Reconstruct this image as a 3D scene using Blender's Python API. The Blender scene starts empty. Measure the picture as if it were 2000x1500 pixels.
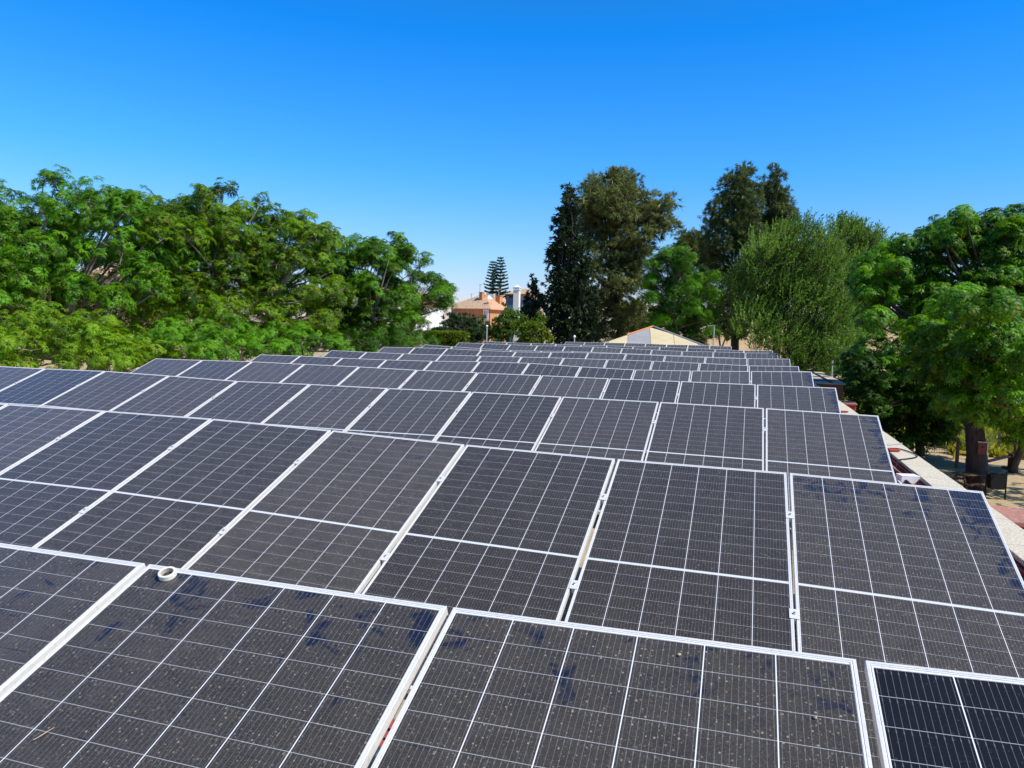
import bpy, bmesh, math, random
import numpy as np
from mathutils import Vector, Matrix
random.seed(7); rng = np.random.default_rng(7)
R = math.radians
scene = bpy.context.scene
COL = scene.collection

# ---------------------------------------------------------------- camera
CAM = np.array([0.0, 0.0, 5.0])
FPX = 1453.6
FWD = np.array([-0.29709999, 0.95199733, -0.07370675])
UPV = np.array([-0.04860451, 0.06201405, 0.9968911])
RGT = np.cross(FWD, UPV)
cd = bpy.data.cameras.new('camera'); cam = bpy.data.objects.new('camera', cd); COL.objects.link(cam)
cd.sensor_width = 36; cd.lens = 36 * FPX / 2000; cd.clip_start = 0.05; cd.clip_end = 3000
M = Matrix.Identity(4)
for i in range(3):
    M[i][0] = RGT[i]; M[i][1] = UPV[i]; M[i][2] = -FWD[i]; M[i][3] = CAM[i]
cam.matrix_world = M
scene.camera = cam

def ray(px, py):
    return FWD + (px - 1000) / FPX * RGT - (py - 750) / FPX * UPV
def at(px, py, Y):
    d = ray(px, py); return CAM + d * (Y / d[1])

# ---------------------------------------------------------------- light
SUN_DIR = Vector((0.62, -0.16, 0.77)).normalized()     # towards the sun
elev = math.asin(SUN_DIR.z)
world = bpy.data.worlds.new('World'); scene.world = world; world.use_nodes = True
nt = world.node_tree
bg = nt.nodes['Background']
sky = nt.nodes.new('ShaderNodeTexSky'); sky.sky_type = 'NISHITA'; sky.sun_disc = False
sky.sun_elevation = elev
sky.sun_rotation = math.atan2(SUN_DIR.x, SUN_DIR.y)
sky.air_density = 1.0; sky.dust_density = 0.25; sky.ozone_density = 3.0; sky.altitude = 0
tc = nt.nodes.new('ShaderNodeTexCoord'); sx = nt.nodes.new('ShaderNodeSeparateXYZ'); nt.links.new(tc.outputs['Generated'], sx.inputs[0])
ramp = nt.nodes.new('ShaderNodeValToRGB'); nt.links.new(sx.outputs[2], ramp.inputs[0])    # colour balance of the air by elevation
els = ramp.color_ramp.elements
els[0].position = 0.0; els[0].color = (.95, .80, .98, 1)
els[1].position = 0.62; els[1].color = (.30, .85, 1.2, 1)
for p_, c_ in [(.035, (.95, .90, 1.16)), (.09, (.74, 1.0, 1.36)), (.20, (.32, 1.03, 1.66)), (.36, (.06, .94, 1.85))]:
    e_ = els.new(p_); e_.color = (*c_, 1)
mul = nt.nodes.new('ShaderNodeMix'); mul.data_type = 'RGBA'; mul.blend_type = 'MULTIPLY'; mul.inputs[0].default_value = 1
nt.links.new(sky.outputs[0], mul.inputs[6]); nt.links.new(ramp.outputs[0], mul.inputs[7])
nt.links.new(mul.outputs[2], bg.inputs[0]); bg.inputs[1].default_value = 0.108
sl = bpy.data.lights.new('sun', 'SUN'); sl.energy = 5.0; sl.angle = R(0.5); sl.color = (1.0, 0.94, 0.83)
so = bpy.data.objects.new('sun', sl); COL.objects.link(so)
so.rotation_euler = SUN_DIR.to_track_quat('Z', 'Y').to_euler()
so.location = (20, -5, 40)
scene.view_settings.view_transform = 'Standard'; scene.view_settings.look = 'None'
scene.view_settings.exposure = 0.25; scene.view_settings.gamma = 1.0
scene.render.engine = 'CYCLES'
scene.cycles.max_bounces = 6; scene.cycles.transparent_max_bounces = 6

# ---------------------------------------------------------------- helpers
def link(o, parent=None):
    COL.objects.link(o)
    if parent is not None: o.parent = parent
    return o
def tag(o, label=None, cat=None, group=None, kind=None):
    if label: o['label'] = label
    if cat: o['category'] = cat
    if group: o['group'] = group
    if kind: o['kind'] = kind
    return o
def empty(name, loc=(0, 0, 0), rz=0):
    o = bpy.data.objects.new(name, None); o.empty_display_size = .2
    o.location = loc; o.rotation_euler = (0, 0, rz); return link(o)

class MB:
    """collects faces, then builds ONE mesh object"""
    def __init__(s): s.v = []; s.f = []; s.m = []; s.cur = 0
    def add(s, vs, fs, mat=None):
        b = len(s.v); s.v += [tuple(map(float, v)) for v in vs]
        for f in fs: s.f.append([b + i for i in f]); s.m.append(s.cur if mat is None else mat)
        return s
    def box(s, c, d, rz=0, mat=None, rx=0):
        x, y, z = d[0] / 2, d[1] / 2, d[2] / 2
        Mx = Matrix.Rotation(rz, 3, 'Z') @ Matrix.Rotation(rx, 3, 'X')
        vs = [Mx @ Vector(p) + Vector(c) for p in [(-x,-y,-z),(x,-y,-z),(x,y,-z),(-x,y,-z),(-x,-y,z),(x,-y,z),(x,y,z),(-x,y,z)]]
        return s.add(vs, [(0,3,2,1),(4,5,6,7),(0,1,5,4),(1,2,6,5),(2,3,7,6),(3,0,4,7)], mat)
    def ext(s, a, b, mat=None):
        return s.box([(a[i] + b[i]) / 2 for i in range(3)], [abs(b[i] - a[i]) for i in range(3)], 0, mat)
    def tube(s, pts, rad, n=8, mat=None, cap=True):
        pts = [Vector(p) for p in pts]
        if not hasattr(rad, '__len__'): rad = [rad] * len(pts)
        b = len(s.v); N = len(pts); u0 = None
        for i, p in enumerate(pts):
            t = (pts[min(i + 1, N - 1)] - pts[max(i - 1, 0)]).normalized()
            if u0 is None:
                u0 = t.cross(Vector((0, 0, 1)) if abs(t.z) < .9 else Vector((1, 0, 0))).normalized()
            u0 = (u0 - t * u0.dot(t)).normalized(); w = t.cross(u0)
            for k in range(n):
                a = 2 * math.pi * k / n
                s.v.append(tuple(p + (u0 * math.cos(a) + w * math.sin(a)) * rad[i]))
        mm = s.cur if mat is None else mat
        for i in range(N - 1):
            for k in range(n):
                s.f.append([b + i*n + k, b + i*n + (k+1) % n, b + (i+1)*n + (k+1) % n, b + (i+1)*n + k]); s.m.append(mm)
        if cap:
            s.f.append([b + k for k in range(n)][::-1]); s.m.append(mm)
            s.f.append([b + (N-1)*n + k for k in range(n)]); s.m.append(mm)
        return s
    def lathe(s, prof, n=24, c=(0, 0, 0), mat=None):
        b = len(s.v); mm = s.cur if mat is None else mat
        for (r, z) in prof:
            for k in range(n):
                a = 2*math.pi*k/n; s.v.append((c[0] + r*math.cos(a), c[1] + r*math.sin(a), c[2] + z))
        for i in range(len(prof) - 1):
            for k in range(n):
                s.f.append([b+i*n+k, b+i*n+(k+1) % n, b+(i+1)*n+(k+1) % n, b+(i+1)*n+k]); s.m.append(mm)
        return s
    def build(s, name, mats, parent=None, smooth=False, bevel=0):
        me = bpy.data.meshes.new(name); me.from_pydata(s.v, [], s.f)
        if not isinstance(mats, (list, tuple)): mats = [mats]
        for m in mats: me.materials.append(m)
        me.polygons.foreach_set('material_index', s.m)
        if smooth: me.polygons.foreach_set('use_smooth', [True] * len(s.f))
        me.update()
        o = bpy.data.objects.new(name, me); link(o, parent)
        if bevel:
            b = o.modifiers.new('bevel', 'BEVEL'); b.width = bevel; b.segments = 2; b.limit_method = 'ANGLE'
        return o

# ---------------------------------------------------------------- materials
def mat(name, col=(.5, .5, .5), rough=.7, metal=0, spec=.5):
    m = bpy.data.materials.new(name); m.use_nodes = True
    b = m.node_tree.nodes['Principled BSDF']
    b.inputs['Base Color'].default_value = (*col, 1); b.inputs['Roughness'].default_value = rough
    b.inputs['Metallic'].default_value = metal; b.inputs['Specular IOR Level'].default_value = spec
    return m
class NG:
    def __init__(s, m): s.t = m.node_tree; s.b = s.t.nodes['Principled BSDF']
    def n(s, ty, **k):
        x = s.t.nodes.new(ty)
        for a, v in k.items(): setattr(x, a, v)
        return x
    def put(s, inp, v):
        if isinstance(v, (int, float)): inp.default_value = v
        elif isinstance(v, (tuple, list)): inp.default_value = (*v, 1) if len(v) == 3 and inp.type == 'RGBA' else v
        else: s.t.links.new(v, inp)
    def ma(s, op, a, b=0.0, c=None, clamp=False):
        x = s.n('ShaderNodeMath', operation=op, use_clamp=clamp); s.put(x.inputs[0], a); s.put(x.inputs[1], b)
        if c is not None: s.put(x.inputs[2], c)
        return x.outputs[0]
    def mix(s, f, a, b):
        x = s.n('ShaderNodeMix', data_type='RGBA'); s.put(x.inputs[0], f); s.put(x.inputs[6], a); s.put(x.inputs[7], b); return x.outputs[2]
    def mr(s, v, a, b, c=0.0, d=1.0):
        x = s.n('ShaderNodeMapRange', clamp=True); s.put(x.inputs[0], v)
        for i, q in enumerate((a, b, c, d)): s.put(x.inputs[i + 1], q)
        return x.outputs[0]
    def noise(s, vec, scale, detail=2, rough=.5, dist=0, w=None):
        x = s.n('ShaderNodeTexNoise'); 
        if vec is not None: s.t.links.new(vec, x.inputs['Vector'])
        x.inputs['Scale'].default_value = scale; x.inputs['Detail'].default_value = detail
        x.inputs['Roughness'].default_value = rough; x.inputs['Distortion'].default_value = dist
        return x.outputs[0]
    def obj(s): return s.n('ShaderNodeTexCoord').outputs['Object']
    def pos(s): return s.n('ShaderNodeNewGeometry').outputs['Position']
    def bump(s, h, strength=.3, dist=.02):
        x = s.n('ShaderNodeBump'); x.inputs['Strength'].default_value = strength; x.inputs['Distance'].default_value = dist
        s.t.links.new(h, x.inputs['Height']); s.t.links.new(x.outputs[0], s.b.inputs['Normal'])
def noisy(name, c1, c2, scale=3, rough=.85, detail=5, bump=.3, c3=None, scale3=20, lo=.35, hi=.65, bdist=.02, world_=True):
    m = mat(name, c1, rough, spec=.2); g = NG(m); p = g.pos() if world_ else g.obj()
    f = g.mr(g.noise(p, scale, detail, .6), lo, hi); c = g.mix(f, c1, c2)
    n2 = g.noise(p, scale3, 4, .65)
    if c3: c = g.mix(g.mr(n2, .52, .68), c, c3)
    g.put(g.b.inputs['Base Color'], c)
    if bump: g.bump(n2, bump, bdist)
    return m

def bark(name, c1, c2):
    m = mat(name, c1, .9); g = NG(m); p = g.pos()
    mp = g.n('ShaderNodeMapping'); g.t.links.new(p, mp.inputs[0]); mp.inputs['Scale'].default_value = (9, 9, 1.6)
    n = g.noise(mp.outputs[0], 2, 6, .65)
    g.put(g.b.inputs['Base Color'], g.mix(g.mr(n, .35, .65), c1, c2)); g.bump(n, .8, .05); return m

def leafmat(name, dark, light, yellow, trans=.35, ythr=.9):
    """leaf colour by each leaf's own tint"""
    m = mat(name, dark, .5, spec=.25); g = NG(m)
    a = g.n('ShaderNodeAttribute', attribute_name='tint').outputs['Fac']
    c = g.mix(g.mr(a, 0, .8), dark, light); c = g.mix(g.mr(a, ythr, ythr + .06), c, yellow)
    g.put(g.b.inputs['Base Color'], c)
    tr = g.n('ShaderNodeBsdfTranslucent'); 
    hh = g.n('ShaderNodeHueSaturation'); hh.inputs['Value'].default_value = 1.6; hh.inputs['Saturation'].default_value = 1.1
    hh.inputs['Hue'].default_value = .485
    g.t.links.new(c, hh.inputs['Color']); g.t.links.new(hh.outputs[0], tr.inputs[0])
    mx = g.n('ShaderNodeMixShader'); mx.inputs[0].default_value = trans
    g.t.links.new(g.b.outputs[0], mx.inputs[1]); g.t.links.new(tr.outputs[0], mx.inputs[2])
    g.t.links.new(mx.outputs[0], g.t.nodes['Material Output'].inputs['Surface'])
    return m

def mat_alu(name, base=.82, rough=.42):
    m = mat(name, (base, base, base * 1.01), rough, .05); g = NG(m)
    n = g.noise(g.obj(), 14, 3); g.put(g.b.inputs['Roughness'], g.mr(n, .3, .7, rough - .08, rough + .12))
    n2 = g.noise(g.obj(), 60, 3)
    g.put(g.b.inputs['Base Color'], g.mix(g.mr(n2, .55, .75), (base, base * .975, base * .94), (base * .78, base * .75, base * .70)))
    return m

def mat_cells():
    m = mat('photovoltaic_cells', (.01, .012, .02), .3); g = NG(m)
    oc = g.obj(); sp = g.n('ShaderNodeSeparateXYZ'); g.t.links.new(oc, sp.inputs[0])
    x, y = sp.outputs[0], sp.outputs[1]
    def dist_line(v, period, off=0.0):       # distance to the nearest multiple of period
        a = g.ma('DIVIDE', g.ma('ADD', v, off), period)
        fr = g.ma('FRACT', g.ma('ADD', a, 100.5)); return g.ma('MULTIPLY', g.ma('ABSOLUTE', g.ma('SUBTRACT', fr, .5)), period)
    colg = g.ma('LESS_THAN', dist_line(x, .184), .0015)
    ym = g.ma('SUBTRACT', y, 1.139); ay = g.ma('ABSOLUTE', ym)
    rowg = g.ma('LESS_THAN', dist_line(g.ma('SUBTRACT', ay, .0105), .0922), .0009)
    mid = g.ma('LESS_THAN', ay, .0080); midwire = g.ma('LESS_THAN', g.ma('ABSOLUTE', g.ma('SUBTRACT', ay, .003)), .0025)
    edge = g.ma('MAXIMUM', g.ma('GREATER_THAN', g.ma('ABSOLUTE', x), .5535), g.ma('GREATER_THAN', ay, 1.1185))
    wide = g.ma('MAXIMUM', g.ma('MAXIMUM', colg, edge), mid)
    bus = g.ma('LESS_THAN', dist_line(x, .184 / 11, .184 / 22), .00055)
    pad = g.ma('MULTIPLY', g.ma('LESS_THAN', dist_line(x, .184 / 11, .184 / 22), .0012),
               g.ma('LESS_THAN', dist_line(g.ma('SUBTRACT', ay, .0105), .0922, .012), .0045))
    bus = g.ma('MAXIMUM', bus, pad)
    # dust, different on every panel
    at_ = lambda nm: g.n('ShaderNodeAttribute', attribute_type='OBJECT', attribute_name=nm).outputs['Fac']
    seed = at_('dust_seed'); dusty = at_('dust_amount'); edgew = at_('wiped_edge'); smg = at_('smudge')
    off = g.n('ShaderNodeCombineXYZ'); g.put(off.inputs[0], seed); g.put(off.inputs[1], g.ma('MULTIPLY', seed, 1.7))
    va = g.n('ShaderNodeVectorMath', operation='ADD'); g.t.links.new(oc, va.inputs[0]); g.t.links.new(off.outputs[0], va.inputs[1]); P = va.outputs[0]
    big = g.noise(P, 1.6, 3, .55); med = g.noise(P, 7, 4, .6, .4); fine = g.noise(P, 150, 3, .7); fine2 = g.noise(P, 420, 1)
    # wiped smudges: close to the upper edge, and along the right edge of the end panels
    top = g.mr(y, 1.55, 2.25); rt = g.ma('MULTIPLY', g.mr(x, .33, .55), edgew)
    any_ = g.mr(big, .55, .75)
    thr = g.ma('SUBTRACT', .745, g.ma('ADD', g.ma('MULTIPLY', g.ma('MULTIPLY', top, smg), .17), g.ma('ADD', g.ma('MULTIPLY', rt, .31), g.ma('MULTIPLY', g.ma('MULTIPLY', any_, smg), .10))))
    sm = g.noise(P, 9, 3, .55, .9)
    smear = g.mr(sm, thr, g.ma('ADD', thr, .09))
    smear = g.ma('MULTIPLY', smear, g.mr(g.noise(P, 38, 3, .7), .34, .5, .35, 1))
    # thin drag marks
    mp = g.n('ShaderNodeMapping'); g.t.links.new(P, mp.inputs[0]); mp.inputs['Rotation'].default_value = (0, 0, .6); mp.inputs['Scale'].default_value = (3, 34, 1)
    dr = g.noise(mp.outputs[0], 1.3, 2, .4, .6); drag = g.ma('MULTIPLY', g.mr(dr, .74, .78), g.ma('MULTIPLY', smg, .8))
    smear = g.ma('MAXIMUM', smear, drag)
    d = g.ma('MULTIPLY', g.mr(med, .25, .75, .75, 1.2), dusty)
    d = g.ma('MULTIPLY', d, g.ma('SUBTRACT', 1, g.ma('MULTIPLY', smear, .9)))
    vo = g.n('ShaderNodeTexVoronoi'); g.t.links.new(P, vo.inputs['Vector']); vo.inputs['Scale'].default_value = 105
    vs_ = g.n('ShaderNodeSeparateColor'); g.t.links.new(vo.outputs['Color'], vs_.inputs[0])
    rad_ = g.ma('MULTIPLY', g.mr(vs_.outputs[0], .45, 1.0), .42)
    dot = g.mr(g.ma('SUBTRACT', rad_, vo.outputs['Distance']), 0, .16)
    spot = g.ma('ADD', g.ma('MULTIPLY', g.mr(fine, .56, .74), .16), g.ma('MULTIPLY', dot, g.mr(vs_.outputs[1], 0, 1, .12, .55)))
    spot = g.ma('MULTIPLY', spot, g.ma('MULTIPLY', dusty, g.ma('SUBTRACT', 1, smear)))
    d = g.ma('ADD', g.ma('MULTIPLY', d, g.mr(fine2, .3, .7, .05, .13)), spot)
    cell = g.mix(smear, (.006, .006, .0075), (.003, .007, .026))  # wiped areas: blue of clean cells, with sky reflection put into the colour
    cb = g.mix(bus, cell, (.12, .12, .125)); cb = g.mix(rowg, cb, (.33, .33, .34)); cb = g.mix(wide, cb, (.75, .76, .80)); 
    cb = g.mix(g.ma('MULTIPLY', midwire, .7), cb, (.5, .52, .55))
    g.put(g.b.inputs['Base Color'], g.mix(d, cb, (.42, .35, .265)))
    g.put(g.b.inputs['Roughness'], g.mr(d, 0, .16, .12, .42))
    g.b.inputs['Specular IOR Level'].default_value = .4
    g.put(g.b.inputs['Sheen Weight'], g.ma('MULTIPLY', dusty, .15)); g.b.inputs['Sheen Roughness'].default_value = .45; g.b.inputs['Sheen Tint'].default_value = (.86, .82, 1, 1)
    return m

M_ALU = mat_alu('anodised_aluminium', .62); M_ALU2 = mat_alu('galvanised_steel', .6, .5)
M_CELL = mat_cells()
M_BACK = mat('panel_backsheet', (.75, .75, .75), .6)
M_STEEL = mat('stainless_bolt', (.55, .55, .55), .3, .9)
M_BLACK = mat('black_plastic', (.015, .015, .015), .75, spec=.2)
M_GREYP = mat('grey_paint', (.35, .36, .37), .5)
M_WHITEP = mat('white_plastic', (.8, .8, .78), .45)
M_FLOOR = noisy('roof_membrane_tan', (.42, .33, .21), (.30, .23, .15), 2.5, .9, 6, .4, (.5, .42, .3), 60)
def tile_red():
    m = mat('red_roof_tiles', (.45, .13, .07), .75); g = NG(m); p = g.pos()
    br = g.n('ShaderNodeTexBrick'); g.t.links.new(p, br.inputs[0]); br.inputs['Scale'].default_value = 1
    br.inputs['Brick Width'].default_value = .28; br.inputs['Row Height'].default_value = .14; br.inputs['Mortar Size'].default_value = .006
    br.inputs['Color1'].default_value = (.5, .15, .08, 1); br.inputs['Color2'].default_value = (.38, .11, .07, 1); br.inputs['Mortar'].default_value = (.42, .27, .2, 1)
    n = g.noise(p, 6, 5, .6)
    g.put(g.b.inputs['Base Color'], g.mix(g.mr(n, .5, .75, 0, .5), br.outputs[0], (.5, .36, .28))); return m
M_TILE = tile_red()
M_REDP = noisy('red_painted_render', (.42, .055, .03), (.34, .045, .028), 3, .6, 5, .15, (.36, .08, .055), 14)
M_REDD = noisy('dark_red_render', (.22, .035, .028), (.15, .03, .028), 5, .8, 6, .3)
M_REDTOP = noisy('weathered_red_top', (.42, .17, .12), (.33, .16, .13), 4, .85, 6, .3, (.4, .3, .25), 16)
def coping_mat():
    m = mat('speckled_stone_coping', (.55, .5, .4), .85); g = NG(m); p = g.pos()
    f = g.noise(p, 55, 4, .75); f2 = g.noise(p, 1.6, 4); c = g.mix(g.mr(f, .42, .6), (.68, .62, .50), (.40, .34, .24))
    c = g.mix(g.mr(f2, .45, .7, 0, .35), c, (.46, .36, .24))
    sp = g.n('ShaderNodeSeparateXYZ'); g.t.links.new(p, sp.inputs[0])
    fr = g.ma('FRACT', g.ma('MULTIPLY', sp.outputs[1], 1.0 / 1.02)); j = g.ma('LESS_THAN', fr, .012)
    g.put(g.b.inputs['Base Color'], g.mix(j, c, (.3, .26, .2))); g.bump(f, .5, .01); return m
M_COPING = coping_mat()
M_BRICK = None
def brickmat(name, a, b, mo, sx=1.0):
    m = mat(name, a, .85); g = NG(m); oc = g.obj()
    sp = g.n('ShaderNodeSeparateXYZ'); g.t.links.new(oc, sp.inputs[0])
    cb = g.n('ShaderNodeCombineXYZ'); g.put(cb.inputs[0], g.ma('ADD', sp.outputs[0], sp.outputs[1])); g.put(cb.inputs[1], sp.outputs[2])
    br = g.n('ShaderNodeTexBrick'); g.t.links.new(cb.outputs[0], br.inputs[0]); br.inputs['Scale'].default_value = sx
    br.inputs['Brick Width'].default_value = .25; br.inputs['Row Height'].default_value = .07; br.inputs['Mortar Size'].default_value = .008
    br.inputs['Color1'].default_value = (*a, 1); br.inputs['Color2'].default_value = (*b, 1); br.inputs['Mortar'].default_value = (*mo, 1)
    g.put(g.b.inputs['Base Color'], br.outputs[0]); return m
M_BRICK = brickmat('brown_brick', (.20, .09, .05), (.15, .07, .045), (.22, .16, .12))
M_WOOD = noisy('weathered_wood', (.2, .12, .07), (.12, .075, .05), 6, .8)
M_WHITEW = noisy('white_lime_wall', (.80, .78, .73), (.72, .70, .65), .8, .9, 4, .1)
M_ORANGE = noisy('terracotta_render', (.56, .26, .125), (.50, .22, .11), .9, .9, 5, .15)
M_PEACH = noisy('peach_render', (.62, .42, .27), (.55, .37, .24), .7, .9)
def rooftile(name, c1, c2, c3):
    m = mat(name, c1, .85); g = NG(m); oc = g.obj(); n = g.noise(oc, 3.5, 4, .7)
    sp = g.n('ShaderNodeSeparateXYZ'); g.t.links.new(oc, sp.inputs[0])
    c = g.mix(g.mr(n, .4, .6), c1, c2); n2 = g.noise(oc, 9, 2); c = g.mix(g.mr(n2, .52, .62), c, c3)
    g.put(g.b.inputs['Base Color'], c); return m
M_RTILE = rooftile('clay_roof_tiles', (.50, .24, .12), (.62, .42, .25), (.38, .27, .16))
M_GROUND = noisy('sandy_ground', (.44, .34, .20), (.33, .25, .15), .25, .95, 6, .4, (.5, .4, .26), 3)
M_GRASS = noisy('dry_meadow_grass', (.20, .24, .03), (.34, .33, .06), .4, .95, 6, .6, (.16, .2, .03), 6)
M_HILL = noisy('dry_hillside', (.50, .34, .18), (.42, .29, .15), .25, .95, 7, .6, (.34, .26, .13), 1.2)
M_PAVE = noisy('concrete_paving', (.30, .27, .24), (.22, .20, .18), .6, .9)

L_MELIA = leafmat('melia_leaves', (.013, .052, .004), (.14, .37, .009), (.34, .24, .02), .38, .93)  # dark and light set apart to paint sun-and-shade contrast into the leaves
L_MELIAY = leafmat('melia_leaves_yellowing', (.022, .065, .005), (.21, .40, .012), (.45, .27, .02), .42, .86)
L_ELM = leafmat('elm_leaves', (.022, .060, .012), (.19, .32, .045), (.16, .2, .04), .3, .93)
L_CASU = leafmat('casuarina_needles', (.040, .060, .016), (.175, .20, .055), (.20, .16, .06), .2, .93)
L_CASD = leafmat('dark_casuarina_needles', (.026, .050, .014), (.15, .19, .045), (.13, .12, .05), .2, .93)
L_CYP = leafmat('dark_cypress_foliage', (.016, .030, .012), (.048, .075, .024), (.05, .05, .025), .1, .96)
L_CON = leafmat('conifer_foliage', (.018, .040, .014), (.05, .09, .028), (.10, .13, .03), .2, .93)
L_NORF = leafmat('norfolk_pine_foliage', (.02, .065, .045), (.055, .13, .075), (.06, .12, .05), .2, .96)
L_BUSH = leafmat('bush_leaves', (.025, .065, .012), (.12, .21, .025), (.2, .22, .04), .3, .93)
L_HEDGE = leafmat('hedge_leaves', (.07, .12, .012), (.17, .23, .02), (.28, .28, .03), .3, .93)
B_GREY = bark('grey_bark', (.32, .26, .20), (.15, .12, .09))
B_BLACK = bark('blackish_bark', (.03, .025, .02), (.015, .012, .01))
B_DARK = bark('dark_bark', (.10, .07, .05), (.045, .034, .026))

# ---------------------------------------------------------------- ground
def sheet(name, pts, z, m, kind='structure'):
    o = MB().add([(x, y, z) for x, y in pts], [list(range(len(pts)))]).build(name, m); o['kind'] = kind; return o
sheet('ground', [(-1500, -1500), (1500, -1500), (1500, 1500), (-1500, 1500)], 0, M_GROUND)
sheet('meadow', [(6, 39.5), (45, 41), (70, 75), (-5, 78)], .004, M_GRASS)
def hill():
    nx, ny = 90, 60; v = []; f = []
    for j in range(ny):
        for i in range(nx):
            x = -45 + i * 2.0; y = 78 + j * 2.5
            s = 1 / (1 + math.exp(-(x + 15) / 7)); t = min(1, max(0, (y - 80) / 40)); t = t * t * (3 - 2 * t)
            e = min(1, (nx - 1 - i) / 14, i / 8, (ny - 1 - j) / 14)
            z = 7.8 * t * s * e + .5 * t * math.sin(x * .31 + y * .17) * s + .25 * math.sin(x * .9) * math.cos(y * .7) * t * s - .02
            v.append((x, y, z))
    for j in range(ny - 1):
        for i in range(nx - 1):
            a = j * nx + i; f.append((a, a + 1, a + nx + 1, a + nx))
    o = MB().add(v, f).build('hill', M_HILL, smooth=True); o['kind'] = 'structure'
hill()

# ---------------------------------------------------------------- the building that carries the panels
XL, XI, XO = -12.9, 2.15, 2.50
RF = 3.2; CT = 3.31
b = empty('school_building', (-5, 17, 0)); tag(b, 'flat roofed building with speckled stone coping carrying the ten near rows of solar panels', 'building')
def bchild(mb, name, m, **k):
    o = mb.build(name, m, b, **k); o.matrix_parent_inverse = Matrix.Translation((5, -17, 0)); return o
bchild(MB().ext((XL, -3.5, 0), (XO - .06, 35.2, RF)), 'wall', M_REDP)
bchild(MB().ext((XL + .3, -3.4, RF + .004), (XI - .045, 35, RF + .008)), 'roof_floor', M_FLOOR)
bchild(MB().ext((1.28, -3.4, RF + .012), (XI - .045, 35, RF + .018)), 'roof_margin', M_TILE)
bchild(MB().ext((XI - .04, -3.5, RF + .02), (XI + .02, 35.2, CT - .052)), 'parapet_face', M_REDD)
cm = MB()
for i in range(38): cm.ext((XI, -3.5 + i * 1.02, CT - .05), (XO, -3.5 + i * 1.02 + 1.012, CT + random.uniform(-.004, .004)))
bchild(cm, 'coping', M_COPING, bevel=.008)
bchild(MB().ext((XL, -3.5, RF + .002), (XL + .28, 35.2, CT - .1)), 'left_parapet', M_REDP)
bchild(MB().ext((XL + .3, 35.0, RF + .02), (XI - .05, 35.19, CT - .12)), 'end_parapet', M_REDP)

# red porch canopies on the outer wall, brick annex
def red_canopy(label, x1, y0, y1, z1, h):
    o = empty('red_canopy', (XO, (y0 + y1) / 2, z1 - h)); tag(o, label, 'canopy', 'red canopies on the outer wall')
    w = x1 - XO; d = y1 - y0
    MB().ext((.0, -d/2, 0), (w, d/2, h - .04)).build('canopy_slab', M_REDP, o, bevel=.01)
    MB().ext((-.01, -d/2 - .03, h - .038), (w + .03, d/2 + .03, h + .02)).build('canopy_top', M_REDTOP, o, bevel=.01)
red_canopy('small red canopy with pale rim beyond the coping, beside the brown brick annex', 3.20, 24.0, 24.9, 3.06, .35)
red_canopy('nearest red canopy with weathered top, at the right edge of the photo', 3.75, 9.25, 10.0, 3.05, .35)
b2 = empty('brick_annex', (3.0, 34.5, 0)); tag(b2, 'brown brick annex with a patchy tiled roof at the far right corner of the roof', 'annex')
MB().ext((-.47, -4.5, 0), (.52, 4.5, 3.27)).build('wall', M_BRICK, b2)
mb = MB().ext((-.47, -4.6, 3.272), (.60, 4.6, 3.33)); mb.build('roof', noisy('pale_roof_slabs', (.50, .42, .34), (.36, .30, .25), 2, .9, 5, .3), b2)
mb = MB(); 
for i in range(3): mb.box((-.1 + .02*i, -3.2 + i*2.9, 3.337), (1.1, .3, .012), .5)
mb.box((.12, 0, 3.339), (.13, 8.9, .012)); mb.build('roof_beam', M_BLACK, b2)

# ---------------------------------------------------------------- solar panels
PW, PL, GAP, FH = 1.134, 2.278, .022, .035
TILT = R(21.36)
ROWS = {
    1: [1.4821, 2.0833, [4.1699, 4.163, 4.1424, 4.1358, 4.1289, 4.1221, 4.1153, 4.1085, 4.1016, 4.0948, 4.088, 4.0812]],
    2: [1.4673, 5.2668, [4.0705, 4.092, 4.094, 4.1128, 4.1449, 4.166, 4.1653, 4.1598, 4.1672, 4.1745, 4.1819, 4.1893]],
    3: [1.3911, 8.6901, [4.1884, 4.2029, 4.2067, 4.2069, 4.2056, 4.1922, 4.1891, 4.1754, 4.1978, 4.2137, 4.1987, 4.1986]],
    4: [1.3423, 12.1959, [4.2485, 4.2424, 4.2394, 4.231, 4.2296, 4.2266, 4.2216, 4.233, 4.2331, 4.2355, 4.217, 4.206]],
    5: [1.2709, 15.6934, [4.3277, 4.2874, 4.2476, 4.219, 4.2355, 4.2661, 4.254, 4.2199, 4.2042, 4.2018, 4.2074, 4.1958]],
    6: [1.2440, 19.0550, [4.2996, 4.2703, 4.2863, 4.2917, 4.2857, 4.2812, 4.2644, 4.2486, 4.2337, 4.227, 4.2287, 4.2393]],
    7: [1.2134, 22.3669, [4.3772, 4.3472, 4.3326, 4.3432, 4.3525, 4.3446, 4.3155, 4.2917, 4.2978, 4.3135, 4.3039, 4.2867]],
    8: [1.0402, 26.0870, [4.2322, 4.2379, 4.2436, 4.2493, 4.255, 4.2606, 4.2663, 4.2364, 4.2218, 4.2459, 4.2774, 4.3165]],
    9: [1.1554, 29.3019, [4.3838, 4.3573, 4.3506, 4.329, 4.3477, 4.3679, 4.3792, 4.3711, 4.3533, 4.3571, 4.3618, 4.3674]],
    10: [1.0899, 32.6948, [4.4029, 4.3685, 4.3863, 4.3988, 4.4058, 4.378, 4.3843, 4.3733, 4.379, 4.3716, 4.3767, 4.4063]],
    11: [-0.7184, 42.1297, [4.3916, 4.3864, 4.393, 4.3748, 4.3942, 4.3857, 4.3659, 4.3582, 4.348]],
}
ROWS[1][2][0] = 4.204
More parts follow.
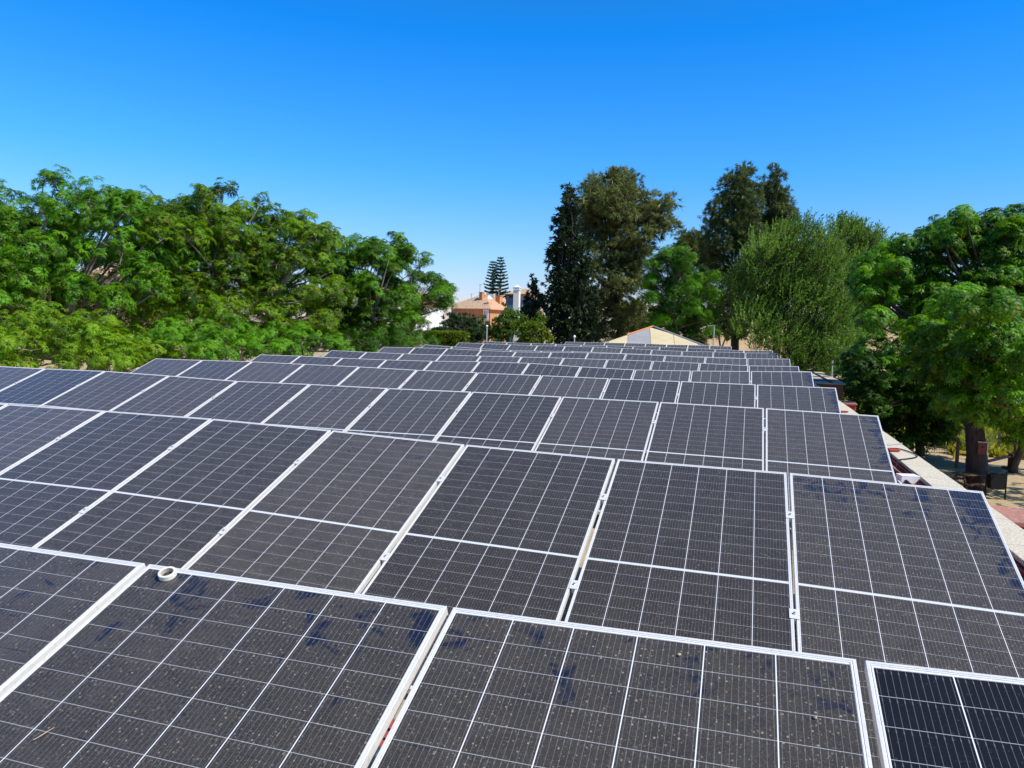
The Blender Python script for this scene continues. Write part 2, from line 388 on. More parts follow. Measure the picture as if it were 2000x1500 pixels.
def frame_mesh():
    mb = MB(); w = PW / 2; lip = .0150; t = 0.0
    # cross-section swept round the rectangle: outer wall, top lip, groove, inner drop
    prof = [(0, -FH), (0, -.0012), (.0012, 0), (.0085, 0), (.0088, -.004), (.0112, -.004), (.0115, 0), (lip, 0), (lip, -.0028), (.002, -.0028 - .001)]
    cs = [(-1, -1), (1, -1), (1, 1), (-1, 1)]; n = len(prof); vs = []
    for (sx, sy) in cs:
        for (d, z) in prof:
            vs.append((sx * (w - d), (PL / 2 + sy * (PL / 2 - d)), z))
    fs = []
    for i in range(4):
        j = (i + 1) % 4
        for k in range(n - 1): fs.append((i*n + k, j*n + k, j*n + k + 1, i*n + k + 1))
    mb.add(vs, fs); return mb
P0 = empty('solar_panel'); 
f0 = frame_mesh().build('frame', M_ALU, P0)
g0 = MB().add([(-PW/2 + .003, .003, -.0016), (PW/2 - .003, .003, -.0016), (PW/2 - .003, PL - .003, -.0016), (-PW/2 + .003, PL - .003, -.0016)], [(0, 1, 2, 3)]).build('cell_sheet', M_CELL, P0)
k0 = MB().ext((-PW/2 + .003, .003, -.0072), (PW/2 - .003, PL - .003, -.0035)).build('backsheet', M_BACK, P0)
def clamp_mesh():
    mb = MB(); mb.ext((-.024, -.035, .0012), (.024, .035, .004)); mb.ext((-.0085, -.035, -.03), (.0085, .035, .0012)); return mb
c0 = clamp_mesh().build('clamp', M_ALU, P0)
bo0 = MB().lathe([(0, .0125), (.0065, .0125), (.0065, .004), (.008, .0041)], 6).build('bolt', M_STEEL, c0)
c0.location = (-PW/2 - GAP/2, PL - .50, 0)
ORD = ['first', 'second', 'third', 'fourth', 'fifth', 'sixth', 'seventh', 'eighth', 'ninth', 'tenth', 'eleventh']
def copy_one(o, parent=None):
    c = o.copy(); COL.objects.link(c)
    if parent is not None: c.parent = parent
    return c
def build_panel(first, left, right, seed, dust, edge, smudge, label, group, last_left, near=0):
    """left/right: world points of the upper corners' gap centres"""
    if first: root, fr, ce, bk, cl, bo = P0, f0, g0, k0, c0, bo0
    else:
        root = copy_one(P0); fr = copy_one(f0, root); ce = copy_one(g0, root); bk = copy_one(k0, root); cl = copy_one(c0, root); bo = copy_one(bo0, cl)
    l, r = Vector(left), Vector(right); xa = (r - l).normalized()
    dn = Vector((0, -math.cos(TILT), -math.sin(TILT))); dn = (dn - xa * dn.dot(xa)).normalized()
    ya = -dn; za = xa.cross(ya)
    o = (l + r) / 2 + dn * PL
    m = Matrix.Identity(4)
    for i in range(3): m[i][0] = xa[i]; m[i][1] = ya[i]; m[i][2] = za[i]; m[i][3] = o[i]
    root.matrix_world = m
    ce['dust_seed'] = float(seed); ce['dust_amount'] = float(dust); ce['wiped_edge'] = float(edge); ce['smudge'] = float(smudge)
    root['label'] = label; root['category'] = 'solar panel'; root['group'] = group
    cl.location = (-PW/2 - (.012 if last_left else GAP/2), PL - .50, 0)
    cl2 = copy_one(cl, root); copy_one(bo, cl2); cl2.location = (cl.location.x, PL - 1.385, 0)
    if near: cl.location.y = .9
    return root
NP = {1: 4, 2: 8, 3: 11, 11: 8}
first = True
pr_ = random.Random(3)
for rr, (x0, y0, zs) in sorted(ROWS.items()):
    n = NP.get(rr, 11)
    for k in range(n):
        L_ = (x0 - (k + 1) * (PW + GAP), y0, zs[k + 1]); R_ = (x0 - k * (PW + GAP), y0, zs[k])
        rowname = 'nearest row' if rr == 1 else ('short last row' if rr == 11 else ORD[rr - 1] + ' row from the camera')
        endname = 'right end panel' if k == 0 else ('panel ' + ORD[k] + ' from the right end')
        dust = pr_.uniform(.78, 1.3); edge = 1.0 if k == 0 and rr < 10 else 0.0; sm = 1.0 if rr == 1 else (.75 if rr == 2 else (.4 if rr < 6 else .15))
        label = 'dusty solar ' + endname + ' in the ' + rowname
        if rr == 1:
            if k == 0: label = 'clean dark navy solar panel in the bottom right corner of the photo'; dust = .12; edge = 0; sm = .1
            if k == 1: label = 'speckled dusty solar panel with dark wiped patches, left of the clean navy one'
            if k == 2: label = 'smeared solar panel in the nearest row with a roll of tape on it'; sm = 1.25
            if k == 3: label = 'dusty solar panel cut off by the bottom left edge of the photo'
        if rr == 2 and k == 0: sm = 1.5
        build_panel(first, L_, R_, rr * 13.7 + k * 3.31, dust, edge, sm, label, 'solar panels set out in rows on the roof', k == n - 1, 0 if rr > 1 else (1 if k == 1 else 2))
        first = False
    # sloping frames and rails that carry this row
    if rr <= 5 or rr == 11:
        fl = RF + .02
        rk = empty('panel_rack', (x0 - n * .578, y0 - 1.0, fl))
        tag(rk, 'aluminium rack of rails and legs under the ' + rowname.replace(' from the camera', '') + (' of panels' if rr != 11 else ''), 'rack', 'racks under the panels')
        ca, sa = math.cos(TILT), math.sin(TILT)
        for s_ in (.50, 1.385):
            mb = MB()
            for k in range(n):
                for (ka, kb) in ((k, k + 1),):
                    xa_, xb_ = x0 - ka * (PW + GAP), x0 - kb * (PW + GAP)
                    za_, zb_ = zs[ka], zs[kb]
                    oy, oz = -s_ * ca - sa * -.062, -s_ * sa - ca * .062
                    p1 = Vector((xa_, y0 + oy, za_ + oz)) - rk.location; p2 = Vector((xb_, y0 + oy, zb_ + oz)) - rk.location
                    hw = .02
                    vs = [p + Vector((0, a, c)) for p in (p1, p2) for a, c in ((-hw, -hw), (hw, -hw), (hw, hw), (-hw, hw))]
                    mb.add(vs, [(0, 1, 2, 3), (7, 6, 5, 4), (0, 4, 5, 1), (1, 5, 6, 2), (2, 6, 7, 3), (3, 7, 4, 0)])
            mb.build('rail', M_ALU2, rk)
        for k in range(0, n + 1):
            X = x0 - k * (PW + GAP) + (-.05 if k == 0 else (.05 if k == n else 0))
            for s_ in (.50, 1.385):
                zt = zs[min(k, len(zs) - 1)] - s_ * sa - .095; yy = y0 - s_ * ca + .02
                lg = MB().ext((X - .018, yy - .018, fl), (X + .018, yy + .018, zt)).ext((X - .06, yy - .06, fl - .004), (X + .06, yy + .06, fl + .01))
                lo = lg.build('leg', M_ALU2, rk); lo.matrix_parent_inverse = Matrix.Translation(-rk.location)
            a = Vector((X, y0 - 1.385 * ca, fl + .03)); c = Vector((X, y0 - .5 * ca, zs[min(k, len(zs) - 1)] - .5 * sa - .12))
            bo_ = MB().tube([a, c], .014, 6).build('brace', M_ALU2, rk); bo_.matrix_parent_inverse = Matrix.Translation(-rk.location)

# far roof carrying the last row
b3 = empty('far_flat_roofed_building', (-5.5, 44, 0)); tag(b3, 'low far building whose flat roof carries the last short row of panels', 'building')
MB().ext((-6.2, -4.5, 0), (6.4, 3, RF)).build('wall', M_REDP, b3)
MB().ext((-6.3, -4.6, RF + .002), (6.5, 3.1, RF + .06)).build('roof', M_FLOOR, b3)

# ---------------------------------------------------------------- small things on the roof
def panel_point(rr, k, u, v, h=0.0):
    """point on panel k of row rr, u metres from its middle, v metres up from its lower edge"""
    x0, y0, zs = ROWS[rr]; xm = x0 - (k + .5) * (PW + GAP); zm = (zs[k] + zs[k + 1]) / 2
    sl_ = (zs[k] - zs[k + 1]) / (PW + GAP); d = PL - v
    return Vector((xm + u, y0 - d * math.cos(TILT) - h * math.sin(TILT), zm + sl_ * u - d * math.sin(TILT) + h * math.cos(TILT)))
tr = empty('tape_roll', panel_point(1, 2, -PW/2 + .118, PL - .045, .0005)); tr.rotation_euler = (TILT, 0, .2); tr.scale = (.8, .8, .8)
tag(tr, 'white roll of adhesive tape lying on the front solar panel', 'tape roll')
MB().lathe([(.0275, .0), (.0275, .021), (.0285, .022), (.0355, .022), (.0365, .021), (.0365, .001), (.0355, 0), (.0275, 0)], 40).build('tape', noisy('cream_tape', (.80, .78, .72), (.70, .67, .58), 60, .6, 4, .2), tr, smooth=False)
MB().lathe([(.0272, .0005), (.0272, .0215), (.0255, .0215), (.0255, .0005), (.0272, .0005)], 40).build('cardboard_core', noisy('cardboard', (.55, .50, .42), (.4, .35, .28), 80, .8), tr)
# twig and grit
M_TWIG = noisy('dry_twig', (.55, .42, .28), (.35, .24, .15), 40, .9)
tw = MB(); a = panel_point(1, 2, -.33, PL - .70, .004); bb = panel_point(1, 2, -.305, PL - .655, .006)
tw.tube([a, a.lerp(bb, .4) + Vector((.006, 0, .004)), bb], [.0012, .0018, .001], 5)
tag(tw.build('dry_twig', M_TWIG), 'dry curled twig on the tape roll panel near its left edge', 'twig')
for i, (k, u, v, lab) in enumerate([(2, -.40, PL - .83, 'small tan pebble on the tape roll panel left of the dry twig'), (1, .12, PL - .072, 'small pale pebble near the top frame of the middle front panel'), (1, .455, PL - .215, 'tiny yellowish pebble near the right edge of the middle front panel'), (0, .03 - .57 + .35, PL - .50, 'small pale pebble on the clean navy panel')]):
    bm = bmesh.new(); bmesh.ops.create_icosphere(bm, subdivisions=2, radius=.0052)
    for v_ in bm.verts: v_.co *= random.uniform(.75, 1.15); v_.co.z *= .7
    me = bpy.data.meshes.new('pebble'); bm.to_mesh(me); bm.free(); me.materials.append(M_TWIG)
    o = link(bpy.data.objects.new('pebble', me)); o.location = panel_point(1, k, u, v, .003); tag(o, lab, 'pebble', 'pebbles on the front panels')
# loose bricks on the roof under the front gap
for i, (px, py) in enumerate([(737, 1440), (722, 1462), (748, 1428)]):
    p = at(px, py, 1.0); d = ray(px, py); p = CAM + d * ((RF + .05 - 5) / d[2])
    o = MB().box((0, 0, 0), (.22, .10, .045)).build('loose_brick', M_REDP, bevel=.004); o.location = p; o.rotation_euler = (0, 0, .3 * i)
    tag(o, 'red brick lying on the roof in the gap between the two front panels', 'brick', 'red bricks in the front gap')
# right margin: junction box, conduits, cable loops, clay pieces
o = MB().box((0, 0, .045), (.22, .16, .09), .25).box((0, 0, .094), (.225, .165, .012), .25, 0).build('junction_box', M_WHITEP, bevel=.008)
dq = ray(1772, 941); pq = CAM + dq * ((RF + .03 - 5) / dq[2]); o.location = (pq[0], pq[1], RF + .02)
tag(o, 'white plastic junction box on the red tiles beside the coping', 'junction box')
o = MB().tube([(XI - .17, 8.6, RF + .05), (XI - .17, 10.2, RF + .05), (XI - .16, 12.6, RF + .05), (XI - .17, 16, RF + .05)], .022, 8).build('conduit', M_BLACK, smooth=True)
tag(o, 'black conduit running along the foot of the coping', 'conduit')
o = MB().tube([(XI - .27, 8.6, RF + .04), (XI - .26, 10.0, RF + .045), (XI - .24, 11.6, RF + .04), (XI - .3, 12.4, RF + .06), (1.36, 12.6, 3.3)], .013, 8).build('conduit', M_WHITEP, smooth=True)
tag(o, 'thin white conduit beside the black one at the foot of the coping', 'conduit')
def cable(pts, r, m, label, n=8):
    pts = [Vector(p) for p in pts]; out = []
    for i in range(len(pts) - 1):
        p0 = pts[max(i-1, 0)]; p1 = pts[i]; p2 = pts[i+1]; p3 = pts[min(i+2, len(pts)-1)]
        for j in range(n):
            t = j / n; out.append(.5 * ((2*p1) + (p2-p0)*t + (2*p0-5*p1+4*p2-p3)*t*t + (-p0+3*p1-3*p2+p3)*t**3))
    out.append(pts[-1]); o = MB().tube(out, r, 6).build('cable', m, smooth=True); return tag(o, label, 'cable')
def onz(px, py, z):
    d = ray(px, py); return CAM + d * ((z - 5) / d[2])
cz = CT + .012
cable([onz(1733, 876, cz), onz(1752, 876, cz), onz(1772, 881, cz), onz(1790, 888, cz), onz(1789, 893, cz), onz(1772, 896, cz), onz(1757, 898, cz), onz(1751, 905, CT - .02), onz(1751, 914, RF + .04), onz(1765, 925, RF + .04)], .009, M_BLACK, 'dark cable looping over the coping and down to the tiles')
cable([onz(1734, 869, cz), onz(1745, 868, cz), onz(1755, 867, cz), onz(1762, 866, cz)], .008, M_GREYP, 'short grey cable end lying across the coping')
for (px, py, lab) in [(1744, 881, 'small red clay piece on the coping beside the cable loop'), (1648, 805, 'small red clay piece on the coping near the small red canopy')]:
    o = MB().box((0, 0, .015), (.16, .12, .03), .3).build('clay_piece', M_REDP, bevel=.004); o.location = onz(px, py, CT + .006); tag(o, lab, 'clay piece', 'clay pieces on the coping')

# ---------------------------------------------------------------- foliage
def frame_from(n, roll):
    """(M,3,3) rotations whose local z is n, turned by roll"""
    n = n / np.linalg.norm(n, axis=1, keepdims=True)
    a = np.where(np.abs(n[:, 2:3]) < .95, np.array([[0, 0, 1.]]), np.array([[1., 0, 0]]))
    x = np.cross(a, n); x /= np.linalg.norm(x, axis=1, keepdims=True); y = np.cross(n, x)
    c, s = np.cos(roll)[:, None], np.sin(roll)[:, None]
    return np.stack([c * x + s * y, -s * x + c * y, n], 2)

def t_melia(nl=9, ns=6, L=.42, seed=0):
    """rosette of drooping feather leaves: list of leaflet quads"""
    r = np.random.default_rng(seed); q = []
    for i in range(nl):
        az = 2 * math.pi * i / nl + r.uniform(-.25, .25); el = r.uniform(.15, .75); l = L * r.uniform(.75, 1.1)
        d = np.array([math.cos(az), math.sin(az), 0]); sd = np.array([-d[1], d[0], 0])
        def rp(t): return d * l * t * math.cos(el) + np.array([0, 0, 1]) * (l * t * math.sin(el) - l * .62 * t ** 2.2)
        for j in range(ns):
            t = .28 + .72 * j / (ns - 1); p = rp(t); tan = rp(t + .05) - rp(t - .05); tan /= np.linalg.norm(tan)
            ll = l * .36 * (1.15 - .55 * abs(t - .5)) ; w = ll * .36
            for sgn in ((-1, 1) if j < ns - 1 else (0,)):
                dr = tan * .6 + sd * sgn * .9 + np.array([0, 0, -.25]) if sgn else tan.copy()
                dr /= np.linalg.norm(dr); wv = np.cross(dr, np.cross(tan, sd) if sgn else np.array([0, 0, 1.])); wv = wv / (np.linalg.norm(wv) + 1e-6) * w * .5
                q.append([p, p + dr * ll * .5 + wv, p + dr * ll, p + dr * ll * .5 - wv])
    return np.array(q)
def t_spray(n=26, L=.8, ll=.10, w=.05, droop=.0, spread=.25, seed=0):
    """shoot along local z with leaves all round it"""
    r = np.random.default_rng(seed); q = []
    for i in range(n):
        t = (i + .5) / n; az = r.uniform(0, 6.28); b = np.array([math.sin(t * 2) * spread * L * .3, 0, t * L])
        d = np.array([math.cos(az) * .8, math.sin(az) * .8, .75]); d /= np.linalg.norm(d)
        wv = np.cross(d, r.normal(size=3)); wv /= np.linalg.norm(wv); l = ll * r.uniform(.7, 1.2)
        q.append([b, b + d * l * .5 + wv * w * .5, b + d * l, b + d * l * .5 - wv * w * .5])
    return np.array(q)
def t_tuft(n=22, L=.6, w=.03, spread=.5, seed=0):
    """bundle of thin needles fanning from one point along local z"""
    r = np.random.default_rng(seed); q = []
    for i in range(n):
        d = np.array([r.normal() * spread, r.normal() * spread, 1.]); d /= np.linalg.norm(d)
        b = r.normal(size=3) * L * .16; l = L * r.uniform(.5, 1.1); wv = np.cross(d, r.normal(size=3)); wv = wv / np.linalg.norm(wv) * w * r.uniform(.6, 1.4)
        m = b + d * l * .55; q.append([b, m + wv, b + d * l + np.array([0, 0, 0]), m - wv])
    return np.array(q)
TPL = {
 'melia': [t_melia(seed=i) for i in range(3)],
 'melia_far': [t_melia(7, 4, .5, seed=i) for i in range(3)],
 'elm': [t_spray(26, .85, .13, .06, seed=i) for i in range(3)],
 'casu': [t_tuft(24, .55, .028, .45, seed=i) for i in range(3)],
 'cyp': [t_tuft(22, .48, .055, .6, seed=i) for i in range(3)],
 'bush': [t_tuft(22, .30, .035, .8, seed=i) for i in range(3)],
 'leafy': [t_tuft(20, .34, .055, 1.2, seed=i) for i in range(3)],
}
def foliage(name, kind, P, N, S, material, parent, base_tint=None, g=None, fruit=0.0):
    """P positions, N directions, S sizes -> one mesh"""
    g = g or rng; tp = TPL[kind]; V = []; T = []
    which = g.integers(0, len(tp), len(P)); rot = frame_from(N, g.uniform(0, 6.28, len(P)))
    if base_tint is None: base_tint = np.full(len(P), .35)
    for i in range(len(tp)):
        k = which == i
        if not k.any(): continue
        t = tp[i]; v = np.einsum('mij,qvj->mqvi', rot[k], t) * S[k][:, None, None, None] + P[k][:, None, None, :]
        V.append(v.reshape(-1, 3))
        tt = base_tint[k][:, None] + g.normal(0, .12, (k.sum(), 1)) + g.normal(0, .14, (k.sum(), len(t))); tt = np.clip(tt, 0, .84)
        if fruit: tt[g.random(tt.shape) < fruit * (g.random((k.sum(), 1)) ** 2 * 2.2)] = 1.0
        T.append(tt.ravel())
    V = np.concatenate(V); T = np.concatenate(T); nq = len(T)
    org = np.array(parent.location) if parent is not None else np.zeros(3)
    V = V - org
    me = bpy.data.meshes.new(name); me.vertices.add(nq * 4); me.loops.add(nq * 4); me.polygons.add(nq)
    me.vertices.foreach_set('co', V.astype(np.float32).ravel())
    me.loops.foreach_set('vertex_index', np.arange(nq * 4, dtype=np.int32))
    me.polygons.foreach_set('loop_start', np.arange(0, nq * 4, 4, dtype=np.int32))
    me.update(calc_edges=True)
    at_ = me.attributes.new('tint', 'FLOAT', 'FACE'); at_.data.foreach_set('value', T.astype(np.float32))
    me.materials.append(material)
    o = bpy.data.objects.new(name, me); link(o, parent); return o

def limb_pts(a, b, g, sag=.12, n=6, up=.35):
    a, b = np.array(a, float), np.array(b, float); L = np.linalg.norm(b - a); pts = []
    c = (a + b) / 2 + np.array([0, 0, -up * .3 * L]) * .4 + g.normal(size=3) * L * sag * .6
    for i in range(n + 1):
        t = i / n; pts.append(tuple((1-t)**2 * a + 2*t*(1-t) * c + t*t * b))
    return pts

DENS = {'melia': 2.6, 'melia_far': 3.0, 'casu': 5.2, 'elm': 3.4, 'cyp': 2.6, 'bush': 1.4, 'leafy': 1.4}
LSC = {'melia': .66, 'melia_far': .72, 'casu': .70, 'elm': 1.1, 'cyp': .8, 'bush': .9, 'leafy': .9}
def tree(name, label, cat, base, lobes, kind, fmat, bmat, trunk_r=.2, fork=.45, density=20, size=1.0, group=None,
         shape='dome', fruit=0.0, depth=1.0, seed=1, flat=.78, dirs='out', twig=6, inner=.25, tint=.35, depth_copies=2):
    """base: (x, y) of the trunk foot. lobes: world-space (x, y, z, r) clumps of the crown."""
    g = np.random.default_rng(seed); root = empty(name, (base[0], base[1], 0)); tag(root, label, cat, group)
    bx, by = base; L = [np.array(l, float) for l in lobes]
    cen = np.mean([l[:3] for l in L], 0); wid = max(1.0, np.std([l[0] for l in L]) * 1.5)
    full = []
    for l in L:
        full.append(l)
        for _ in range(depth_copies):
            f = l.copy(); f[1] += g.choice([-1, 1]) * g.uniform(.35, 1.0) * wid * depth
            f[0] += g.normal() * l[3] * .4; f[2] -= g.uniform(0, .9) * l[3]; f[3] *= g.uniform(.75, 1.05)
            if f[1] < l[1] and f[2] > 5: f[2] = 5 + (f[2] - 5) * (f[1] / l[1]) ** 1.3
            full.append(f)
    full = np.array(full); zmin = full[:, 2].min() - full[:, 3].max() * .3
    P = []; N = []; S = []; T = []
    for l in full:
        r = l[3]; n = max(4, int(density * DENS.get(kind, 1.5) * r * r)); 
        d = g.normal(size=(n, 3)); d /= np.linalg.norm(d, axis=1, keepdims=True)
        d[:, 2] = np.where(d[:, 2] < -.7, -d[:, 2], d[:, 2])
        # uneven outline: the clump bulges and thins out
        wv_ = g.normal(size=(3, 3)); lump = 1 + (.26 if kind == 'casu' else .17) * np.sin(d @ wv_ * 2.2 + g.uniform(0, 6, 3)).sum(1)
        rad = np.where(g.random(n) < inner, g.uniform(.3, .8, n), g.uniform(.78, 1.12, n)) * lump
        p = l[:3] + d * rad[:, None] * np.array([r, r, r * flat])
        if dirs == 'out': nn = d * .8 + np.array([0, 0, .75]) + g.normal(0, .35, (n, 3))
        elif dirs == 'fan': nn = d * .7 + np.array([0, 0, .95]) + g.normal(0, .25, (n, 3)) + np.array([.35, 0, 0])
        elif dirs == 'down': nn = d * .9 + np.array([0, 0, -.35]) + g.normal(0, .35, (n, 3))
        else: nn = d + g.normal(0, .4, (n, 3)) + np.array([0, 0, .3])
        P.append(p); N.append(nn); S.append(g.uniform(.65, 1.3, n) * size * LSC.get(kind, 1)); T.append(np.full(n, tint + g.normal() * .12))  # tint spread per clump, partly painted light and dark of the crown
    P = np.concatenate(P); N = np.concatenate(N); S = np.concatenate(S); T = np.concatenate(T)
    ok = P[:, 2] > .3; P, N, S, T = P[ok], N[ok], S[ok], T[ok]
    foliage('crown', kind, P, N, S, fmat, root, T, g, fruit)
    # trunk with limbs
    mb = MB(); top = cen.copy(); fz = max(1.6, min(zmin + .5, cen[2] * fork)); n0 = 6
    fk = np.array([bx + (cen[0] - bx) * .35, by + (cen[1] - by) * .35, fz])
    tp = [np.array([bx, by, -.05]), np.array([bx, by, .25]), np.array([bx, by, 0]) * .5 + fk * .5 + np.array([g.normal() * .08, g.normal() * .08, .1]), fk]
    mb.tube(tp, [trunk_r * 1.35, trunk_r * 1.05, trunk_r * .9, trunk_r * .8], 10)
    idx = np.argsort(-full[:, 3])
    order = [full[i] for i in idx]
    mains = order[:5]
    ends = []
    for l in mains:
        e = l[:3] - np.array([0, 0, l[3] * .3]); pts = limb_pts(fk, e, g); k = len(pts)
        mb.tube(pts, [trunk_r * .45 * (1 - .85 * i / (k - 1)) + .015 for i in range(k)], 7); ends.append(pts)
    for l in order[5:]:
        e = l[:3] - np.array([0, 0, l[3] * .3]); best = None
        for pts in ends:
            for q in pts[1:-1]:
                dd = np.linalg.norm(np.array(q) - e) + max(0, q[2] - e[2]) * 2
                if best is None or dd < best[0]: best = (dd, q)
        pts = limb_pts(best[1], e, g); k = len(pts)
        mb.tube(pts, [trunk_r * .2 * (1 - .8 * i / (k - 1)) + .012 for i in range(k)], 6)
    for l in full:
        for _ in range(twig):
            d = g.normal(size=3); d[2] = abs(d[2]) * .6; d /= np.linalg.norm(d); a = l[:3] - np.array([0, 0, l[3] * .3])
            mb.tube([a, a + d * l[3] * .5 + np.array([0, 0, -.05]), a + d * l[3] * .9], [.022, .014, .006], 4, cap=False)
    o = mb.build('trunk', bmat, root, smooth=True); o.matrix_parent_inverse = Matrix.Translation(-root.location)
    return root
def LB(Y, *ls, sh=0):
    """clumps given by where they are seen (px, py, radius px) at depth Y -> world (x, y, z, r)"""
    out = []
    for i, l in enumerate(ls):
        y = Y + (l[3] if len(l) > 3 else 0); p = at(l[0], l[1] + sh, y); out.append((p[0], p[1], p[2], l[2] / FPX * np.linalg.norm(p - CAM)))
    return out

GL = 'chinaberry trees along the left side of the building'
# left side, from near to far
tree('chinaberry_tree', 'broad chinaberry tree with bare sunlit limbs and a lone high branch, at the far left', 'tree', (at(215, 800, 25)[0], 25),
     LB(25, (108, 352, 24), (85, 350, 16), (40, 415, 36), (0, 420, 36), (100, 402, 32), (178, 385, 34), (215, 385, 26), (135, 425, 40), (60, 450, 42), (5, 470, 44), (210, 430, 42), (250, 395, 26), (235, 410, 34), (120, 480, 46), (55, 510, 46),
        (180, 500, 40), (240, 475, 42), (20, 550, 46), (95, 560, 44), (165, 560, 36), (-40, 480, 50), (-50, 560, 50), (30, 600, 40), (110, 610, 36), (300, 560, 42), (270, 520, 40), (-60, 430, 40), (215, 600, 34)),
     'melia', L_MELIA, B_GREY, .30, density=19, group=GL, fruit=.05, seed=11, tint=.40)
tree('chinaberry_tree', 'tall chinaberry tree with yellow fruit and an upright tuft on top, left of centre', 'tree', (at(395, 800, 29)[0], 29),
     LB(29, (437, 366, 18), (415, 380, 18), (395, 400, 30), (350, 408, 28), (310, 400, 24), (270, 392, 16), (320, 430, 38), (375, 440, 42), (430, 420, 36), (290, 470, 36), (350, 490, 42), (420, 480, 44), (300, 530, 36), (380, 545, 42), (450, 530, 40),
        (330, 590, 36), (400, 600, 38), (460, 460, 36), (270, 440, 30), (460, 590, 34), (450, 640, 30), (390, 650, 28)),
     'melia', L_MELIAY, B_GREY, .26, density=20, group=GL, fruit=.05, seed=12, tint=.38)
tree('chinaberry_tree', 'round chinaberry tree with yellow fruit, stands just left of the notch in the treeline', 'tree', (at(555, 800, 33)[0], 33),
     LB(33, (500, 425, 28), (470, 420, 20), (530, 430, 30), (560, 440, 26), (598, 428, 18), (600, 450, 28), (638, 455, 18), (480, 460, 34), (530, 475, 38), (590, 485, 36), (630, 490, 24), (500, 520, 38), (560, 530, 40), (610, 535, 34), (520, 580, 38), (580, 590, 38), (640, 570, 30),
        (500, 635, 30), (560, 645, 30), (620, 630, 32), (650, 610, 26)),
     'melia', L_MELIAY, B_GREY, .24, density=22, group=GL, fruit=.04, seed=13, tint=.34)
tree('chinaberry_tree', 'green chinaberry tree with two rounded tops right of the notch in the treeline', 'tree', (at(725, 800, 38)[0], 38),
     LB(38, (658, 465, 10), (655, 490, 16), (690, 475, 20), (735, 478, 24), (775, 470, 20), (795, 490, 16), (700, 505, 28), (750, 505, 30), (785, 515, 22), (670, 530, 20), (710, 550, 32), (760, 550, 30), (680, 580, 32), (740, 590, 34), (790, 575, 24), (700, 625, 30), (760, 630, 30), (660, 640, 28), (800, 620, 20)),
     'melia', L_MELIA, B_GREY, .22, density=26, group=GL, fruit=.04, seed=14, tint=.30)
tree('chinaberry_tree', 'smaller chinaberry tree leaning right in front of the white house wall', 'tree', (at(800, 800, 43)[0], 43),
     LB(43, (815, 540, 18), (845, 545, 18), (866, 562, 16), (880, 560, 9), (800, 565, 22), (840, 575, 20), (870, 585, 15), (805, 600, 22), (826, 604, 14), (862, 602, 9), (780, 630, 24), (806, 630, 14), (775, 655, 20), (818, 650, 12)),
     'melia_far', L_MELIA, B_GREY, .18, density=34, group=GL, fruit=.02, seed=15, tint=.30, depth_copies=1)
tree('chinaberry_tree', 'low bright yellow green chinaberry in front of the tall trees at the far left', 'tree', (at(90, 800, 19)[0], 19),
     LB(19, (30, 640, 42), (95, 630, 40), (150, 650, 44), (200, 660, 40), (60, 680, 50), (130, 690, 50), (210, 690, 40), (240, 700, 30), (0, 690, 50), (-50, 650, 50)),
     'melia', L_MELIAY, B_GREY, .12, density=26, group='low leafy trees behind the panels on the left', fruit=.05, seed=16, tint=.5, size=.8)
tree('chinaberry_tree', 'low fresh green chinaberry just behind the left end of the fourth and fifth rows', 'tree', (at(440, 800, 23)[0], 23),
     LB(23, (350, 660, 36), (400, 650, 32), (300, 670, 34), (450, 640, 32), (350, 685, 30), (410, 685, 28), (500, 680, 24), (470, 670, 30)),
     'melia', L_MELIA, B_GREY, .12, density=26, group='low leafy trees behind the panels on the left', fruit=.02, seed=17, tint=.52, size=.8)
tree('chinaberry_tree', 'low fresh green chinaberry just behind the left end of the sixth row', 'tree', (at(580, 800, 27)[0], 27),
     LB(27, (540, 650, 28), (590, 655, 28), (560, 675, 26), (620, 672, 26), (650, 670, 22), (520, 678, 20)),
     'melia', L_MELIA, B_GREY, .12, density=26, group='low leafy trees behind the panels on the left', fruit=.01, seed=18, tint=.5, size=.8)
tree('bushy_tree', 'low dark green bush behind the left end of the seventh and eighth rows', 'tree', (at(740, 800, 36)[0], 36),
     LB(36, (690, 650, 26), (740, 655, 26), (780, 662, 20), (700, 675, 20), (760, 672, 20), (820, 668, 12)),
     'melia_far', L_MELIA, B_GREY, .12, density=34, seed=19, tint=.25, size=.8)

for (nm_lab, cx, Yt, lobes, sd, tn_) in [
  ('shaded understorey tree filling the space beneath the tall chinaberries at the far left', 120, 31, ((-20, 540, 50), (60, 560, 50), (140, 550, 50), (220, 560, 50), (20, 620, 50), (110, 630, 50), (200, 630, 50), (280, 620, 46), (280, 560, 40)), 81, .2),
  ('shaded understorey tree beneath the fruiting chinaberries left of centre', 470, 38, ((350, 560, 40), (420, 570, 40), (490, 560, 40), (340, 630, 40), (410, 640, 40), (480, 635, 40), (560, 600, 38), (550, 650, 34), (620, 650, 30), (620, 590, 30), (470, 500, 34)), 82, .2),
  ('shaded understorey tree beneath the two topped chinaberry', 730, 46, ((670, 600, 28), (720, 610, 30), (770, 610, 26), (680, 650, 28), (740, 650, 28), (790, 650, 22)), 83, .2)]:
    lw = LB(Yt, *lobes); tree('understorey_tree', nm_lab, 'tree', (at(cx, 800, Yt)[0], Yt), lw, 'melia_far', L_MELIA, B_GREY, .14, density=12, seed=sd, tint=tn_, group='understorey trees on the left', depth_copies=1)

